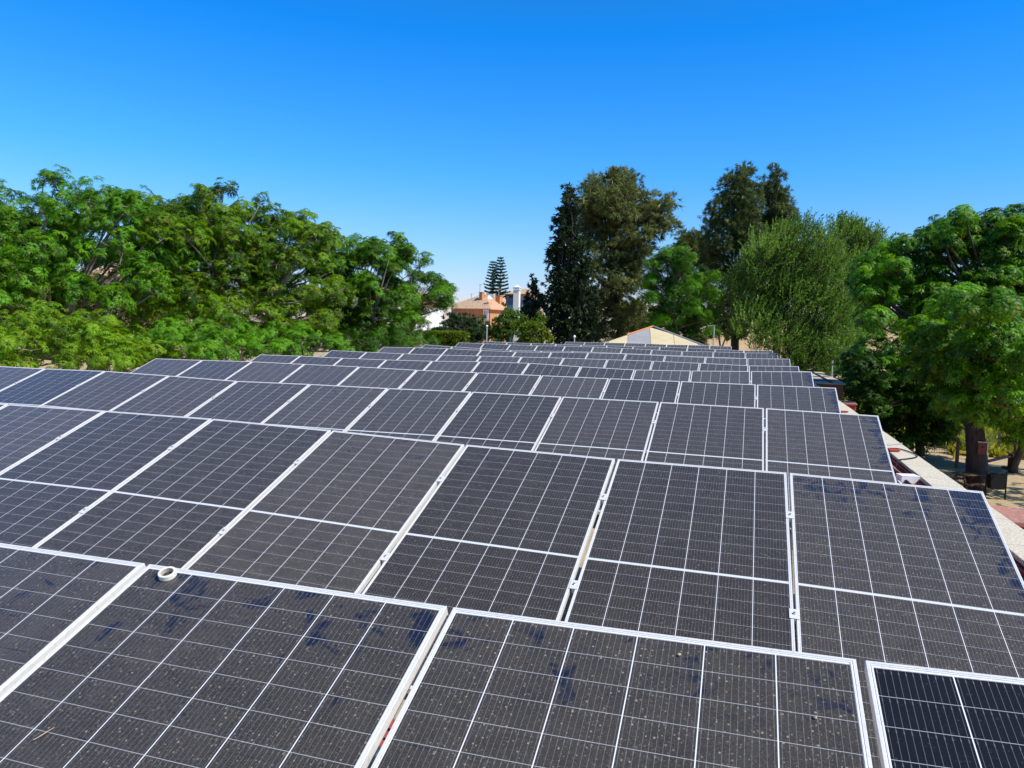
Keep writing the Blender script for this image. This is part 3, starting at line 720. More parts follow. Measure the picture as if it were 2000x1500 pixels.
# right side
GR = 'chinaberry trees in the playground on the right'
tree('chinaberry_tree', 'big dense chinaberry tree with a thick trunk in the playground at the right edge', 'tree', (at(1908, 950, 28.5)[0], 28.5),
     LB(29, (1882, 420, 20), (1870, 440, 26), (1935, 430, 30), (1980, 430, 32), (2030, 440, 40), (1810, 455, 24), (1845, 460, 34), (1900, 475, 44), (1960, 480, 44), (2020, 500, 50), (1765, 480, 26), (1800, 500, 40), (1730, 510, 34), (1690, 520, 26), (1750, 545, 44), (1820, 550, 48), (1890, 550, 50), (1970, 560, 52), (1700, 560, 34),
        (1720, 595, 34), (1790, 610, 48), (1870, 620, 52), (1950, 640, 54), (2030, 600, 54), (1840, 680, 46), (1920, 700, 50), (1990, 710, 50), (1800, 690, 36), (1960, 770, 44), (1900, 780, 40), (2020, 790, 44), (1890, 800, 26), (1960, 806, 26), (2000, 815, 24), (1900, 700, 42, -4), (1960, 725, 42, -4), (1850, 715, 42, -4), (2010, 680, 44, -4), (1920, 640, 44, -4), (1995, 765, 38, -3), (1935, 785, 32, -3), (1865, 775, 32, -3), (1905, 745, 34, -5), (1970, 665, 40, -5), (1880, 590, 40, -5), (1800, 640, 38, -3)),
     'melia', L_MELIA, B_DARK, .34, density=26, group=GR, fruit=.03, seed=21, tint=.38, fork=.5, flat=.7)
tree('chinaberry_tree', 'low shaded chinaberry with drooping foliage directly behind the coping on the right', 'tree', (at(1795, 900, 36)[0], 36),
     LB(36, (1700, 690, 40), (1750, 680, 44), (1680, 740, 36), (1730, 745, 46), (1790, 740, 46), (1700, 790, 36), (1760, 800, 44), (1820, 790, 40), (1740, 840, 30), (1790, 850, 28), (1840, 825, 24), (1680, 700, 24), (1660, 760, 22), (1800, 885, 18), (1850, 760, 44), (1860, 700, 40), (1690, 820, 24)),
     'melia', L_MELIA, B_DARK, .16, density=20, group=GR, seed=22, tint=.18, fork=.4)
tree('chinaberry_tree', 'slim trunked chinaberry in the playground, right of the big trunk', 'tree', (at(1980, 905, 33)[0], 33),
     LB(33, (1980, 820, 26), (2020, 800, 40), (2060, 700, 60), (2080, 600, 60), (2040, 825, 30), (1990, 815, 22)),
     'melia', L_MELIA, B_DARK, .14, density=20, group=GR, seed=23, tint=.35)
tree('chinaberry_tree', 'chinaberry tree just outside the right edge whose shade falls over the playground', 'tree', (15.5, 25),
     [(14.5, 24, 6.0, 1.7), (16.5, 25, 6.6, 1.8), (15, 27, 5.6, 1.6), (17.5, 23, 5.4, 1.5), (13.8, 26, 4.6, 1.1), (15.5, 22.5, 5.0, 1.4), (16, 20, 5.2, 1.5), (15, 19, 4.4, 1.2)],
     'melia', L_MELIA, B_DARK, .2, density=9, group=GR, seed=27, tint=.35, depth_copies=1)
GE = 'feathery elm trees right of centre'
tree('elm_tree', 'feathery green elm with upswept shoots behind the right end of the panels', 'tree', (at(1570, 800, 60)[0], 60),
     LB(60, (1565, 450, 24), (1545, 440, 10), (1578, 432, 10), (1600, 450, 12), (1620, 470, 12), (1500, 465, 12), (1530, 475, 34), (1500, 500, 32), (1590, 480, 32), (1620, 500, 28), (1470, 520, 26), (1550, 520, 46), (1600, 540, 44), (1490, 560, 44), (1450, 550, 24), (1640, 530, 22), (1540, 590, 50), (1470, 610, 36), (1600, 610, 46), (1510, 640, 40), (1640, 590, 28), (1570, 660, 42), (1600, 690, 38), (1540, 690, 26), (1640, 660, 24), (1625, 700, 22), sh=16),
     'elm', L_ELM, B_DARK, .25, density=19, group=GE, seed=24, tint=.42, dirs='fan', flat=.95, inner=.35, size=1.0, depth=.8)
tree('elm_tree', 'paler feathery elm farther back, between the green elm and the big chinaberry', 'tree', (at(1690, 800, 68)[0], 68),
     LB(68, (1640, 432, 14), (1652, 426, 9), (1672, 440, 12), (1700, 452, 12), (1640, 440, 20), (1665, 450, 22), (1690, 470, 24), (1715, 480, 18), (1640, 480, 30), (1680, 505, 30), (1720, 510, 24), (1650, 540, 34), (1700, 550, 30), (1660, 600, 34), (1700, 620, 26), (1640, 640, 26), sh=18),
     'elm', L_ELM, B_DARK, .22, density=19, group=GE, seed=25, tint=.5, dirs='fan', flat=.95, inner=.35, size=1.05)
GC = 'tall casuarina trees at the back'
tree('casuarina_tree', 'tall olive brown casuarina with ragged branches reaching right, behind the tent', 'tree', (at(1205, 800, 62)[0], 62),
     LB(62, (1205, 348, 20), (1180, 358, 22), (1230, 362, 20), (1160, 378, 22), (1245, 385, 16), (1210, 385, 28), (1175, 400, 28), (1145, 405, 18), (1225, 405, 24), (1250, 412, 16), (1278, 395, 14), (1300, 398, 13), (1312, 388, 8), (1270, 412, 18), (1300, 420, 12), (1275, 440, 16), (1150, 430, 22), (1190, 435, 26),
        (1235, 445, 18), (1265, 455, 16), (1290, 440, 12), (1170, 470, 22), (1140, 460, 16), (1215, 485, 20), (1245, 480, 18), (1262, 490, 12), (1190, 510, 22), (1225, 520, 22), (1250, 515, 14), (1160, 520, 18), (1210, 555, 22), (1240, 550, 16), (1180, 570, 20), (1160, 590, 18), (1200, 600, 24), (1225, 610, 20), (1240, 600, 16), (1170, 630, 20), (1210, 640, 22), (1245, 630, 16)),
     'casu', L_CASU, B_DARK, .5, density=17, group=GC, seed=31, tint=.55, dirs='down', flat=.8, size=1.1, fork=.5, twig=2, inner=.25, depth_copies=2)
tree('cypress_tree', 'narrow almost black cypress tree left of the tall olive casuarina', 'tree', (at(1105, 800, 58)[0], 58),
     LB(58, (1110, 372, 9), (1113, 388, 11), (1108, 405, 13), (1100, 425, 14), (1120, 425, 12), (1095, 447, 15), (1115, 450, 16), (1100, 475, 18), (1125, 480, 18), (1092, 500, 16), (1115, 510, 20), (1090, 530, 18), (1120, 540, 22), (1085, 560, 18), (1110, 570, 24), (1140, 560, 20), (1088, 595, 20), (1118, 600, 26), (1150, 600, 22), (1085, 625, 20), (1115, 632, 26), (1148, 635, 24), (1090, 655, 20), (1130, 660, 24), (1160, 655, 16), (1138, 520, 16)),
     'cyp', L_CYP, B_BLACK, .4, density=30, seed=32, tint=.3, dirs='down', flat=.9, size=1.0, depth=.6, depth_copies=1)
tree('casuarina_tree', 'tall dark casuarina with a jagged top, right of the tent', 'tree', (at(1435, 800, 71)[0], 71),
     LB(71, (1455, 328, 10), (1430, 345, 12), (1452, 350, 16), (1420, 370, 16), (1450, 378, 20), (1475, 370, 14), (1410, 400, 18), (1440, 408, 22), (1470, 405, 20), (1400, 430, 16), (1425, 440, 22), (1460, 440, 24), (1390, 455, 12), (1415, 470, 20), (1450, 475, 24), (1400, 500, 16), (1430, 510, 22), (1465, 500, 20), (1410, 540, 18), (1440, 550, 22), (1420, 585, 20), (1445, 600, 20), (1425, 625, 18), (1450, 640, 16), (1430, 650, 12), (1380, 480, 12)),
     'casu', L_CASD, B_DARK, .45, density=22, group=GC, seed=33, tint=.4, dirs='down', flat=.85, size=1.05, twig=2, depth_copies=1)
tree('casuarina_tree', 'pointed dark casuarina rising behind the jagged one, above the elms', 'tree', (at(1512, 800, 75)[0], 75),
     LB(75, (1512, 335, 9), (1508, 352, 13), (1502, 372, 16), (1525, 378, 13), (1510, 395, 20), (1535, 400, 14), (1500, 420, 18), (1528, 425, 20), (1545, 422, 11), (1495, 450, 18), (1525, 455, 20), (1540, 450, 12), (1490, 490, 20), (1520, 495, 20), (1500, 530, 22), (1520, 560, 22)),
     'casu', L_CASD, B_DARK, .4, density=24, group=GC, seed=34, tint=.42, dirs='down', flat=.85, size=1.05, twig=2, depth_copies=1)
tree('casuarina_tree', 'smaller dim casuarina with bent tips between the two tall ones', 'tree', (at(1355, 800, 77)[0], 77),
     LB(77, (1330, 462, 9), (1352, 458, 11), (1378, 462, 12), (1345, 478, 14), (1365, 480, 16), (1385, 490, 14), (1322, 482, 9), (1345, 505, 18), (1375, 515, 18), (1330, 540, 18), (1365, 550, 20), (1350, 585, 18), (1385, 580, 18), (1395, 530, 14)),
     'casu', L_CASD, B_DARK, .3, density=26, group=GC, seed=35, tint=.5, dirs='down', flat=.85, size=1.05, twig=2, depth_copies=1)
tree('chinaberry_tree', 'bright green chinaberry tree behind the tent, between the tall casuarinas', 'tree', (at(1330, 800, 58)[0], 58),
     LB(58, (1305, 492, 15), (1335, 488, 13), (1285, 510, 16), (1320, 515, 20), (1350, 505, 13), (1280, 540, 20), (1310, 550, 22), (1375, 530, 13), (1360, 545, 20), (1395, 535, 10), (1275, 575, 20), (1315, 590, 24), (1355, 590, 22), (1395, 570, 13), (1290, 620, 22), (1335, 625, 22), (1380, 615, 20), (1270, 640, 14), (1360, 655, 20), (1395, 645, 16), (1310, 650, 18)),
     'melia_far', L_MELIA, B_DARK, .25, density=30, seed=36, tint=.28, size=1.0, inner=.35, depth_copies=2)
for (cx, Yt, lobes, sd, lab) in [
  (1255, 84, ((1235, 610, 14), (1255, 600, 16), (1275, 612, 15), (1245, 630, 18), (1270, 635, 18), (1225, 640, 14)), 91, 'distant dark tree seen under the branches of the tall olive casuarina'),
  (1330, 86, ((1300, 605, 15), (1325, 598, 16), (1350, 606, 16), (1310, 630, 18), (1345, 632, 18), (1370, 625, 14)), 92, 'distant dark tree right behind the bright green chinaberry at the tent'),
  (1405, 88, ((1390, 608, 13), (1410, 600, 14), (1400, 628, 16), (1425, 622, 15)), 93, 'distant dark tree behind the trunk of the jagged casuarina')]:
    lw = LB(Yt, *lobes); tree('distant_tree', lab, 'tree', (at(cx, 800, Yt)[0], Yt), lw, 'leafy', L_CON, B_DARK, .2, density=16, seed=sd, tint=.3, dirs='any', flat=.9, size=1.6, group='distant trees behind the tent', depth_copies=1)
# middle gap
tree('conifer_tree', 'pointed green conifer in front of the dark cypress, beside the white chimney', 'tree', (at(1042, 800, 62)[0], 62),
     LB(62, (1041, 545, 4), (1041, 556, 7), (1040, 568, 10), (1042, 580, 13), (1030, 590, 9), (1055, 588, 9), (1040, 598, 16), (1024, 608, 9), (1060, 604, 10), (1040, 618, 18), (1030, 635, 16), (1055, 630, 14)),
     'bush', L_CON, B_DARK, .15, density=60, seed=41, tint=.4, dirs='any', flat=1.1, size=1.1, twig=0, depth=.5, depth_copies=1)
GB = 'leafy bushes in front of the houses'
for (nm, lab, Y, lobes, fm, kd, tn, sd) in [
  ('bush', 'dark round evergreen bush in front of the orange house', 56, ((885, 628, 13), (905, 624, 14), (925, 634, 13), (895, 640, 18), (920, 645, 18), (878, 640, 10), (940, 650, 12)), L_CON, 'bush', .35, 51),
  ('bush', 'dark pointed evergreen bush below the white columns of the orange house', 58, ((938, 622, 5), (938, 634, 8), (945, 648, 15), (965, 645, 15), (960, 658, 14), (975, 655, 12)), L_BUSH, 'bush', .5, 52),
  ('bush', 'tall green bush just right of the orange house wall', 57, ((985, 600, 7), (988, 615, 10), (980, 632, 15), (1000, 628, 14), (1000, 648, 16), (985, 655, 12), (1012, 640, 12), (1012, 622, 10), (1020, 634, 12), (1000, 612, 8)), L_BUSH, 'bush', .6, 53),
  ('bush', 'bright yellow green bush at the foot of the dark cypress', 55, ((1030, 650, 14), (1045, 640, 13), (1060, 645, 12), (1066, 660, 10), (1045, 662, 14), (1025, 664, 10), (1055, 625, 10)), L_HEDGE, 'leafy', .45, 54)]:
    lw = LB(Y, *lobes); tree(nm, lab, 'bush', (np.mean([l[0] for l in lw]), Y), lw, kd, fm, B_DARK, .08, density=70, seed=sd, tint=tn, dirs='any', flat=.95, size=.95, twig=1, group=GB, depth_copies=1)

def hedge(label, a, b_, w, h, fm, seed, n=2600, mound=.0):
    g = np.random.default_rng(seed); a = np.array(a, float); b_ = np.array(b_, float); L = np.linalg.norm(b_ - a); u = (b_ - a) / L; v = np.array([-u[1], u[0]])
    root = empty('hedge', (a[0], a[1], 0)); tag(root, label, 'hedge', 'clipped hedges before the houses')
    t = g.random(n); s_ = g.uniform(-.5, .5, n) * w; z = h * (1 - g.random(n) ** 2.2 * .6) + mound * np.sin(t * 9 + seed) * .4
    side = g.random(n) < .45; s_ = np.where(side, np.sign(s_) * w * .5, s_); z = np.where(side, g.uniform(.2, 1, n) * h, h + mound * np.sin(t * 9) * .3)
    P = np.stack([a[0] + u[0] * L * t + v[0] * s_, a[1] + u[1] * L * t + v[1] * s_, z], 1)
    foliage('foliage', 'bush', P, g.normal(0, .5, (n, 3)) + np.array([0, 0, .9]), g.uniform(.7, 1.1, n), fm, root, np.full(n, .45), g)
    o = MB().box((0, 0, h * .45), (L * .98, w * .7, h * .8), math.atan2(u[1], u[0])).build('branches', B_DARK, root); o.location = (u[0] * L / 2, u[1] * L / 2, 0)
p, q = at(832, 655, 50), at(905, 655, 50)
hedge('bright yellow green clipped hedge just behind the left end of the ninth row', (p[0], 50), (q[0], 50.6), 1.4, at(870, 655, 50)[2], L_HEDGE, 61)
p, q = at(850, 655, 54), at(935, 655, 54)
hedge('darker green clipped hedge behind the bright one, below the white wall', (p[0], 54), (q[0], 54), 1.6, at(880, 650, 54)[2], L_CON, 62, 3200, .5)

# Norfolk Island pines
def norfolk(label, base, H, z0, r0, seed):
    g = np.random.default_rng(seed); root = empty('norfolk_pine', (base[0], base[1], 0)); tag(root, label, 'tree', 'norfolk pines behind the orange house')
    MB().tube([(0, 0, 0), (0, 0, H * .6), (0, 0, H)], [.28, .16, .02], 8).build('trunk', B_DARK, root)
    P = []; N = []; S = []; z = H - .5; step = .72; mb = MB()
    while z > z0:
        t = (H - z) / (H - z0); r = .35 + r0 * t ** .8; nb = 6; ph = g.uniform(0, 1)
        for i in range(nb):
            az = 2 * math.pi * (i / nb) + ph; rr_ = r * g.uniform(.85, 1.1); up = .22 * rr_
            d = np.array([math.cos(az), math.sin(az), 0]); m = max(3, int(rr_ / .11))
            mb.tube([(0, 0, z), tuple(d * rr_ + np.array([0, 0, z + up]))], [.03, .01], 4, cap=False)
            for j in range(m):
                s_ = (j + 1) / m; p = d * rr_ * s_ + np.array([0, 0, z + up * s_ ** 1.5]); 
                for side in (-1, 1):
                    P.append(p + np.array([base[0], base[1], 0])); N.append(d * .7 + np.array([-d[1], d[0], 0]) * side * .6 + np.array([0, 0, .15])); S.append(.38 + .35 * (1 - s_) * t)
        z -= step * (.75 + .5 * t)
    foliage('crown', 'bush', np.array(P), np.array(N), np.array(S) * 2.0, L_NORF, root, None, g)
    mb.build('branches', B_DARK, root)
for (px, py, rpx, lab, Y, sd) in [(963, 508, 23, 'left and slightly shorter of the two tiered norfolk pines', 150, 71), (978, 500, 24, 'right and slightly taller of the two tiered norfolk pines', 146, 72)]:
    t = at(px, py, Y); norfolk(lab, (t[0], Y), t[2], at(px, 615, Y)[2], rpx / FPX * Y * 1.05, sd)

# ---------------------------------------------------------------- houses beyond the trees
def stripe_tiles(name, axis, c1, c2, c3, per=.24):
    m = mat(name, c1, .85); g = NG(m); oc = g.obj(); sp = g.n('ShaderNodeSeparateXYZ'); g.t.links.new(oc, sp.inputs[0])
    w = g.ma('ABSOLUTE', g.ma('SUBTRACT', g.ma('FRACT', g.ma('DIVIDE', g.ma('ADD', sp.outputs[axis], 100), per)), .5))
    c = g.mix(g.mr(w, .12, .4), c1, c2); n = g.noise(oc, 2.2, 5, .7); c = g.mix(g.mr(n, .48, .62), c, c3)
    g.put(g.b.inputs['Base Color'], c); return m
M_TX = stripe_tiles('ribbed_clay_tiles', 0, (.40, .20, .10), (.66, .50, .32), (.34, .26, .17), .42)
M_TY = stripe_tiles('ribbed_clay_tiles_side', 1, (.50, .24, .13), (.62, .34, .20), (.46, .27, .16), .42)
M_GLASSD = mat('dark_window_glass', (.02, .03, .04), .1)
M_TRIM = mat('white_trim', (.8, .79, .76), .7)
def hip_roof(x0, x1, y0, y1, z, h, over=.5, ridge=.35):
    """hip roof faces; material 0 faces +-y, material 1 faces +-x"""
    mb = MB(); x0 -= over; x1 += over; y0 -= over; y1 += over
    if x1 - x0 < y1 - y0: rx0 = rx1 = (x0 + x1) / 2; k = min((x1 - x0) / 2, (y1 - y0) / 2 - .01); ry0, ry1 = y0 + k, y1 - k
    else: ry0 = ry1 = (y0 + y1) / 2; k = min((y1 - y0) / 2, (x1 - x0) / 2 - .01); rx0, rx1 = x0 + k, x1 - k
    v = [(x0, y0, z), (x1, y0, z), (x1, y1, z), (x0, y1, z), (rx0, ry0, z + h), (rx1, ry1, z + h)]
    t = .14; vb = [(a, b_, c - t) for a, b_, c in v[:4]]
    if rx0 == rx1: F = [((0, 1, 4), 0), ((1, 2, 5, 4), 1), ((2, 3, 5), 0), ((3, 0, 4, 5), 1)]
    else: F = [((0, 1, 5, 4), 0), ((1, 2, 5), 1), ((2, 3, 4, 5), 0), ((3, 0, 4), 1)]
    mb.v = v + vb
    for f, m_ in F: mb.f.append(list(f)); mb.m.append(m_)
    for f in [(0, 4+2, 0)][:0]: pass
    for a, b_ in ((0, 1), (1, 2), (2, 3), (3, 0)): mb.f.append([a, a + 6, b_ + 6, b_]); mb.m.append(1)
    mb.f.append([6, 9, 8, 7]); mb.m.append(1)
    return mb
def house(name, label, cat, loc, rz, W_, D_, H_, RH, wallm, wins=(), over=.5, group=None):
    """loc = front right corner on the ground; the house runs left (-x) and back (+y) from it"""
    h = empty(name, (loc[0], loc[1], 0), rz); tag(h, label, cat, group)
    wmb = MB().ext((-W_, 0, -.1), (0, D_, H_)); wmb.build('wall', wallm, h)
    if RH: hip_roof(-W_, 0, 0, D_, H_, RH, over).build('roof', [M_TX, M_TY], h)
    for (side, a, z, w, hh) in wins:
        if side == 'f': f = MB().box((a, -.02, z), (w + .16, .06, hh + .16)); g_ = MB().box((a, -.055, z), (w, .02, hh))
        else: f = MB().box((.02, a, z), (.06, w + .16, hh + .16)); g_ = MB().box((.055, a, z), (.02, w, hh))
        fo = f.build('window', M_TRIM, h); g_.build('pane', M_GLASSD, fo)
    return h
Y = 115; c = at(957, 603, Y); A = R(-16)
oh = house('orange_house', 'orange rendered house with ribbed hip roof, white corner columns and a white dish', 'house', (c[0], Y), A, 7.3, 5.4, c[2], at(920, 579, Y)[2] - c[2] + .25, M_ORANGE,
           [('f', -5.4, c[2] - 2.2, 1.3, 1.1), ('s', 2.8, c[2] - 1.6, 1.1, 1.2), ('s', 4.4, c[2] - 1.6, .8, 1.2)])
for i in range(4): MB().tube([(-.05 - .28 * i, -.45, c[2] - 2.6), (-.05 - .28 * i, -.45, c[2] - .16)], .075, 8).build('column', M_TRIM, oh)
MB().ext((-1.6, -.75, c[2] - 2.75), (.25, -.02, c[2] - 2.6)).build('balcony_slab', M_ORANGE, oh)
def chim(parent, x, y, z0, z1, w=.6): 
    MB().ext((x - w/2, y - w/2, z0), (x + w/2, y + w/2, z1)).ext((x - w/2 - .08, y - w/2 - .08, z1), (x + w/2 + .08, y + w/2 + .08, z1 + .12)).build('chimney', M_ORANGE, parent)
chim(oh, -3.1, 1.9, c[2] + .5, at(922, 570, Y)[2])
chim(oh, -1.2, 4.3, c[2] + .4, at(945, 576, Y)[2], .9)
def antenna(parent, x, y, z0, z1):
    mb = MB().tube([(x, y, z0), (x, y, z1)], .045, 5).box((x + .12, y, z1 - .1), (.55, .05, .05))
    for k in range(4): mb.box((x - .12 + .16 * k, y, z1 - .1), (.04, .5, .04))
    mb.build('antenna', M_GREYP, parent)
antenna(oh, -3.7, 2.2, c[2] + .5, at(915, 552, Y)[2]); antenna(oh, -1.5, 4.6, c[2] + .4, at(945, 560, Y)[2])
mb = MB().lathe([(0, 0), (.2, .03), (.36, .09), (.45, .19)], 18); d_ = mb.build('satellite_dish', M_WHITEP, oh); d_.location = (-.5, 1.0, at(957, 577, Y)[2] - .2); d_.rotation_euler = (R(75), 0, R(20))
dm = MB().tube([(-.5, 1.05, c[2] + .1), (-.5, 1.05, at(957, 577, Y)[2] - .25)], .04, 5).build('dish_post', M_GREYP, oh)
Y2 = 123; c = at(975, 598, Y2)
oh2 = house('orange_house', 'wider orange house with a plain clay hip roof just behind the ribbed roof', 'house', (c[0], Y2), A, 10.5, 8, c[2], at(930, 573, Y2)[2] - c[2] + .1, M_ORANGE)
chim(oh2, -5.4, 2.4, c[2] + .8, at(943, 575, Y2)[2], .8); antenna(oh2, -8.3, 3, c[2] + 1, at(893, 570, Y2)[2])
# white house on the left of it
Y3 = 84; c = at(866, 612, Y3)
wh = house('white_house', 'white walled house with an orange upper storey, half hidden by the chinaberry tree', 'house', (c[0], Y3), R(42), 8.5, 8, c[2], 0, M_WHITEW)
MB().ext((-8.2, 1.4, c[2] + .002), (-1.4, 7.5, c[2] + 2.1)).build('upper_wall', M_ORANGE, wh)
o = hip_roof(-8.2, -1.4, 1.4, 7.5, c[2] + 2.1, 1.2, .5).build('roof', [M_TX, M_TY], wh)
MB().ext((-8.5, .01, c[2] + .003), (-.01, .12, c[2] + .6)).build('parapet_rail', M_TRIM, wh)
for k, (a, z) in enumerate([(-2.0, c[2] - 1.8), (-4.6, c[2] - 1.8)]):
    w_ = MB().box((a, -.03, z), (1.3, .05, 1.1)).build('shutter', M_TRIM, wh)
MB().ext((-8.5, -1.6, c[2] - 3.05), (.6, -.01, c[2] - 2.85)).build('ledge', M_TRIM, wh)
# houses farther away on the right of the orange one
Y4 = 150; c = at(1034, 592, Y4)
fh = house('pink_house', 'small pinkish house with a clay roof peeping out behind the pointed conifer', 'house', (c[0], Y4), A, 6.2, 6, at(1030, 574, Y4)[2], 1.3, noisy('pink_render', (.55, .36, .30), (.5, .33, .27), 1, .9), [('f', -4.6, at(1020, 580, Y4)[2], 1.1, 1.3), ('f', -2.6, at(1020, 580, Y4)[2], 1.1, 1.3)])
antenna(fh, -1.5, 3, at(1030, 574, Y4)[2] + .8, at(1052, 558, Y4)[2])
Y5 = 75; c = at(1015, 612, Y5); zt = at(1009, 567, Y5)[2]
wc = empty('white_chimney', (at(1009, 600, Y5)[0], Y5, 0)); tag(wc, 'slender white lime washed chimney tower with a small ventilated cap', 'chimney')
MB().ext((-.30, -.30, 0), (.30, .30, zt)).build('shaft', M_WHITEW, wc)
mb = MB().ext((-.36, -.36, zt + .002), (.36, .36, zt + .07))
for a in (-.28, 0, .28):
    for b_ in (-.28, .28): mb.ext((a - .05, b_ - .05, zt + .07), (a + .05, b_ + .05, zt + .26))
mb.ext((-.36, -.36, zt + .26), (.36, .36, zt + .32)); mb.add([(-.3, -.3, zt + .322), (.3, -.3, zt + .322), (.3, .3, zt + .322), (-.3, .3, zt + .322), (0, 0, zt + .6)], [(0, 1, 4), (1, 2, 4), (2, 3, 4), (3, 0, 4)])
mb.build('cap', M_WHITEW, wc)
M_BLUE = mat('blue_green_cladding', (.06, .20, .27), .35); M_BLUE2 = mat('dark_blue_roof', (.02, .06, .16), .4)
Y6 = 95; c = at(1004, 590, Y6)
bh = house('blue_clad_building', 'blue clad block with a dark blue top between the orange house and the white chimney', 'building', (c[0] + 1.0, Y6), A, 2.3, 5, at(1000, 595, Y6)[2], 0, M_BLUE)
MB().ext((-2.4, -.1, at(1000, 595, Y6)[2] + .002), (.1, 5.1, at(1000, 584, Y6)[2])).build('roof_band', M_BLUE2, bh)
# peach blocks seen through the left hand trees
for (px, pye, pyr, Yh, W_, lab) in [(30, 492, 468, 62, 14, 'peach house with a clay roof glimpsed through leaves at the left edge of the photo'), (345, 540, 512, 66, 13, 'peach house with a clay roof glimpsed behind the tall fruiting chinaberry tree')]:
    c = at(px, pye, Yh); hh = house('peach_house', lab, 'house', (c[0], Yh), R(10), W_, 9, c[2], at(px, pyr, Yh)[2] - c[2] + .3, M_PEACH, [('f', -3, c[2] - 2, 1.4, 1.3), ('f', -7, c[2] - 2, 1.4, 1.3)])
c = at(835, 585, 105); house('peach_house', 'peach house with a clay roof just left of the orange one, behind chinaberry leaves', 'house', (c[0], 105), R(6), 10, 8, at(835, 590, 105)[2], 1.8, M_PEACH)

# ---------------------------------------------------------------- tent
YT = 50; ap = at(1275, 637.5, YT)
tn = empty('marquee_tent', (ap[0], YT, 0)); tn.rotation_euler = (0, 0, R(9)); tag(tn, 'beige and grey striped marquee tent with a pointed top and an orange ridge', 'tent')
a_, h_ = 7.0, 2.62; zt = ap[2]
def canvas(nm, c1, c2):
    m = noisy(nm, c1, c2, 1.2, .8, 5, .1); return m
M_CB = canvas('beige_canvas', (.60, .50, .30), (.52, .43, .26)); M_CG = canvas('grey_canvas', (.33, .32, .33), (.27, .265, .275)); M_CD = canvas('dark_grey_canvas', (.16, .17, .18), (.12, .13, .14))
mb = MB()
def tp(x, y): return (x, y, zt - h_ * max(abs(x), abs(y)) / a_)
xs = [-7, -5.55, -4.1, -2.8, -1.62, -.2, 1.27, 2.7, 4.15, 5.6, 7]; cols = [0, 0, 1, 0, 1, 0, 0, 1, 0, 0]
for i in range(10):
    x0_, x1_ = xs[i] + .012, xs[i + 1] - .012; n = 8
    m_ = cols[i]
    for j in range(n):
        def yv(x, t): return -(abs(x) + (a_ - abs(x)) * t)
        t0, t1 = j / n, (j + 1) / n
        mb.add([tp(x0_, yv(x0_, t0)), tp(x1_, yv(x1_, t0)), tp(x1_, yv(x1_, t1)), tp(x0_, yv(x0_, t1))], [(0, 3, 2, 1)], m_)
mb.build('front_canvas', [M_CB, M_CG], tn)
MB().add([(0, 0, zt - .004), (a_, -a_, zt - h_), (a_, a_, zt - h_)], [(0, 1, 2)]).build('right_canvas', M_CD, tn)
MB().add([(0, 0, zt - .004), (a_, a_, zt - h_), (-a_, a_, zt - h_)], [(0, 1, 2)]).build('back_canvas', M_CB, tn)
MB().add([(0, 0, zt - .004), (-a_, a_, zt - h_), (-a_, -a_, zt - h_)], [(0, 1, 2)]).build('left_canvas', M_CB, tn)
MB().tube([(0, 0, zt + .01), (-1.7, -1.7, zt - h_ * 1.7 / a_ + .03)], .06, 6).build('orange_ridge', mat('orange_tape', (.55, .18, .05), .7), tn)
mb = MB(); 
for (x, y) in ((a_, -a_), (a_, a_)): mb.tube([(0, 0, zt + .02), (x, y, zt - h_ + .03)], .05, 6)
mb.tube([(.0, -.0, zt - .05), (a_, -a_ * .6, zt - h_ + .03)], .04, 6); mb.build('edge_tubes', M_GREYP, tn)
for (x, y) in ((-a_, -a_), (a_, -a_), (a_, a_), (-a_, a_)): MB().tube([(x * .98, y * .98, 0), (x * .98, y * .98, zt - h_)], .05, 8).build('pole', M_GREYP, tn)

# ---------------------------------------------------------------- poles
def pole(px, pyt, Yp, label, head, r=.045):
    t = at(px, pyt, Yp); o = empty('lamp_post', (t[0], Yp, 0)); tag(o, label, 'post', 'thin posts beyond the roof')
    MB().tube([(0, 0, 0), (0, 0, t[2] * .5), (0, 0, t[2])], [r * 1.2, r, r * .8], 8).build('pole', M_GREYP, o)
    if head == 'top': MB().lathe([(.0, .09), (.05, .07), (.07, .02), (.03, 0), (0, 0)], 10, (0, 0, t[2])).build('lamp_head', M_WHITEP, o)
    if head == 'arm': MB().box((-.16, 0, t[2]), (.42, .1, .06)).build('lamp_head', M_GREYP, o)
    if head == 'globe': MB().lathe([(0, 0), (.06, .02), (.09, .09), (.06, .15), (0, .18)], 12, (0, 0, t[2])).build('globe', M_WHITEP, o)
pole(951, 638, 37.5, 'thin grey post with a small white lamp, behind the left end of the tenth row', 'top')
pole(1395, 636, 46, 'thin grey lamp post with a short arm beside the tent', 'arm')
pole(1626, 704, 44, 'thin grey pole standing behind the brick annex', None, .05)
pole(1122, 660, 47.5, 'short post with a white globe lamp in front of the tall casuarina', 'globe')

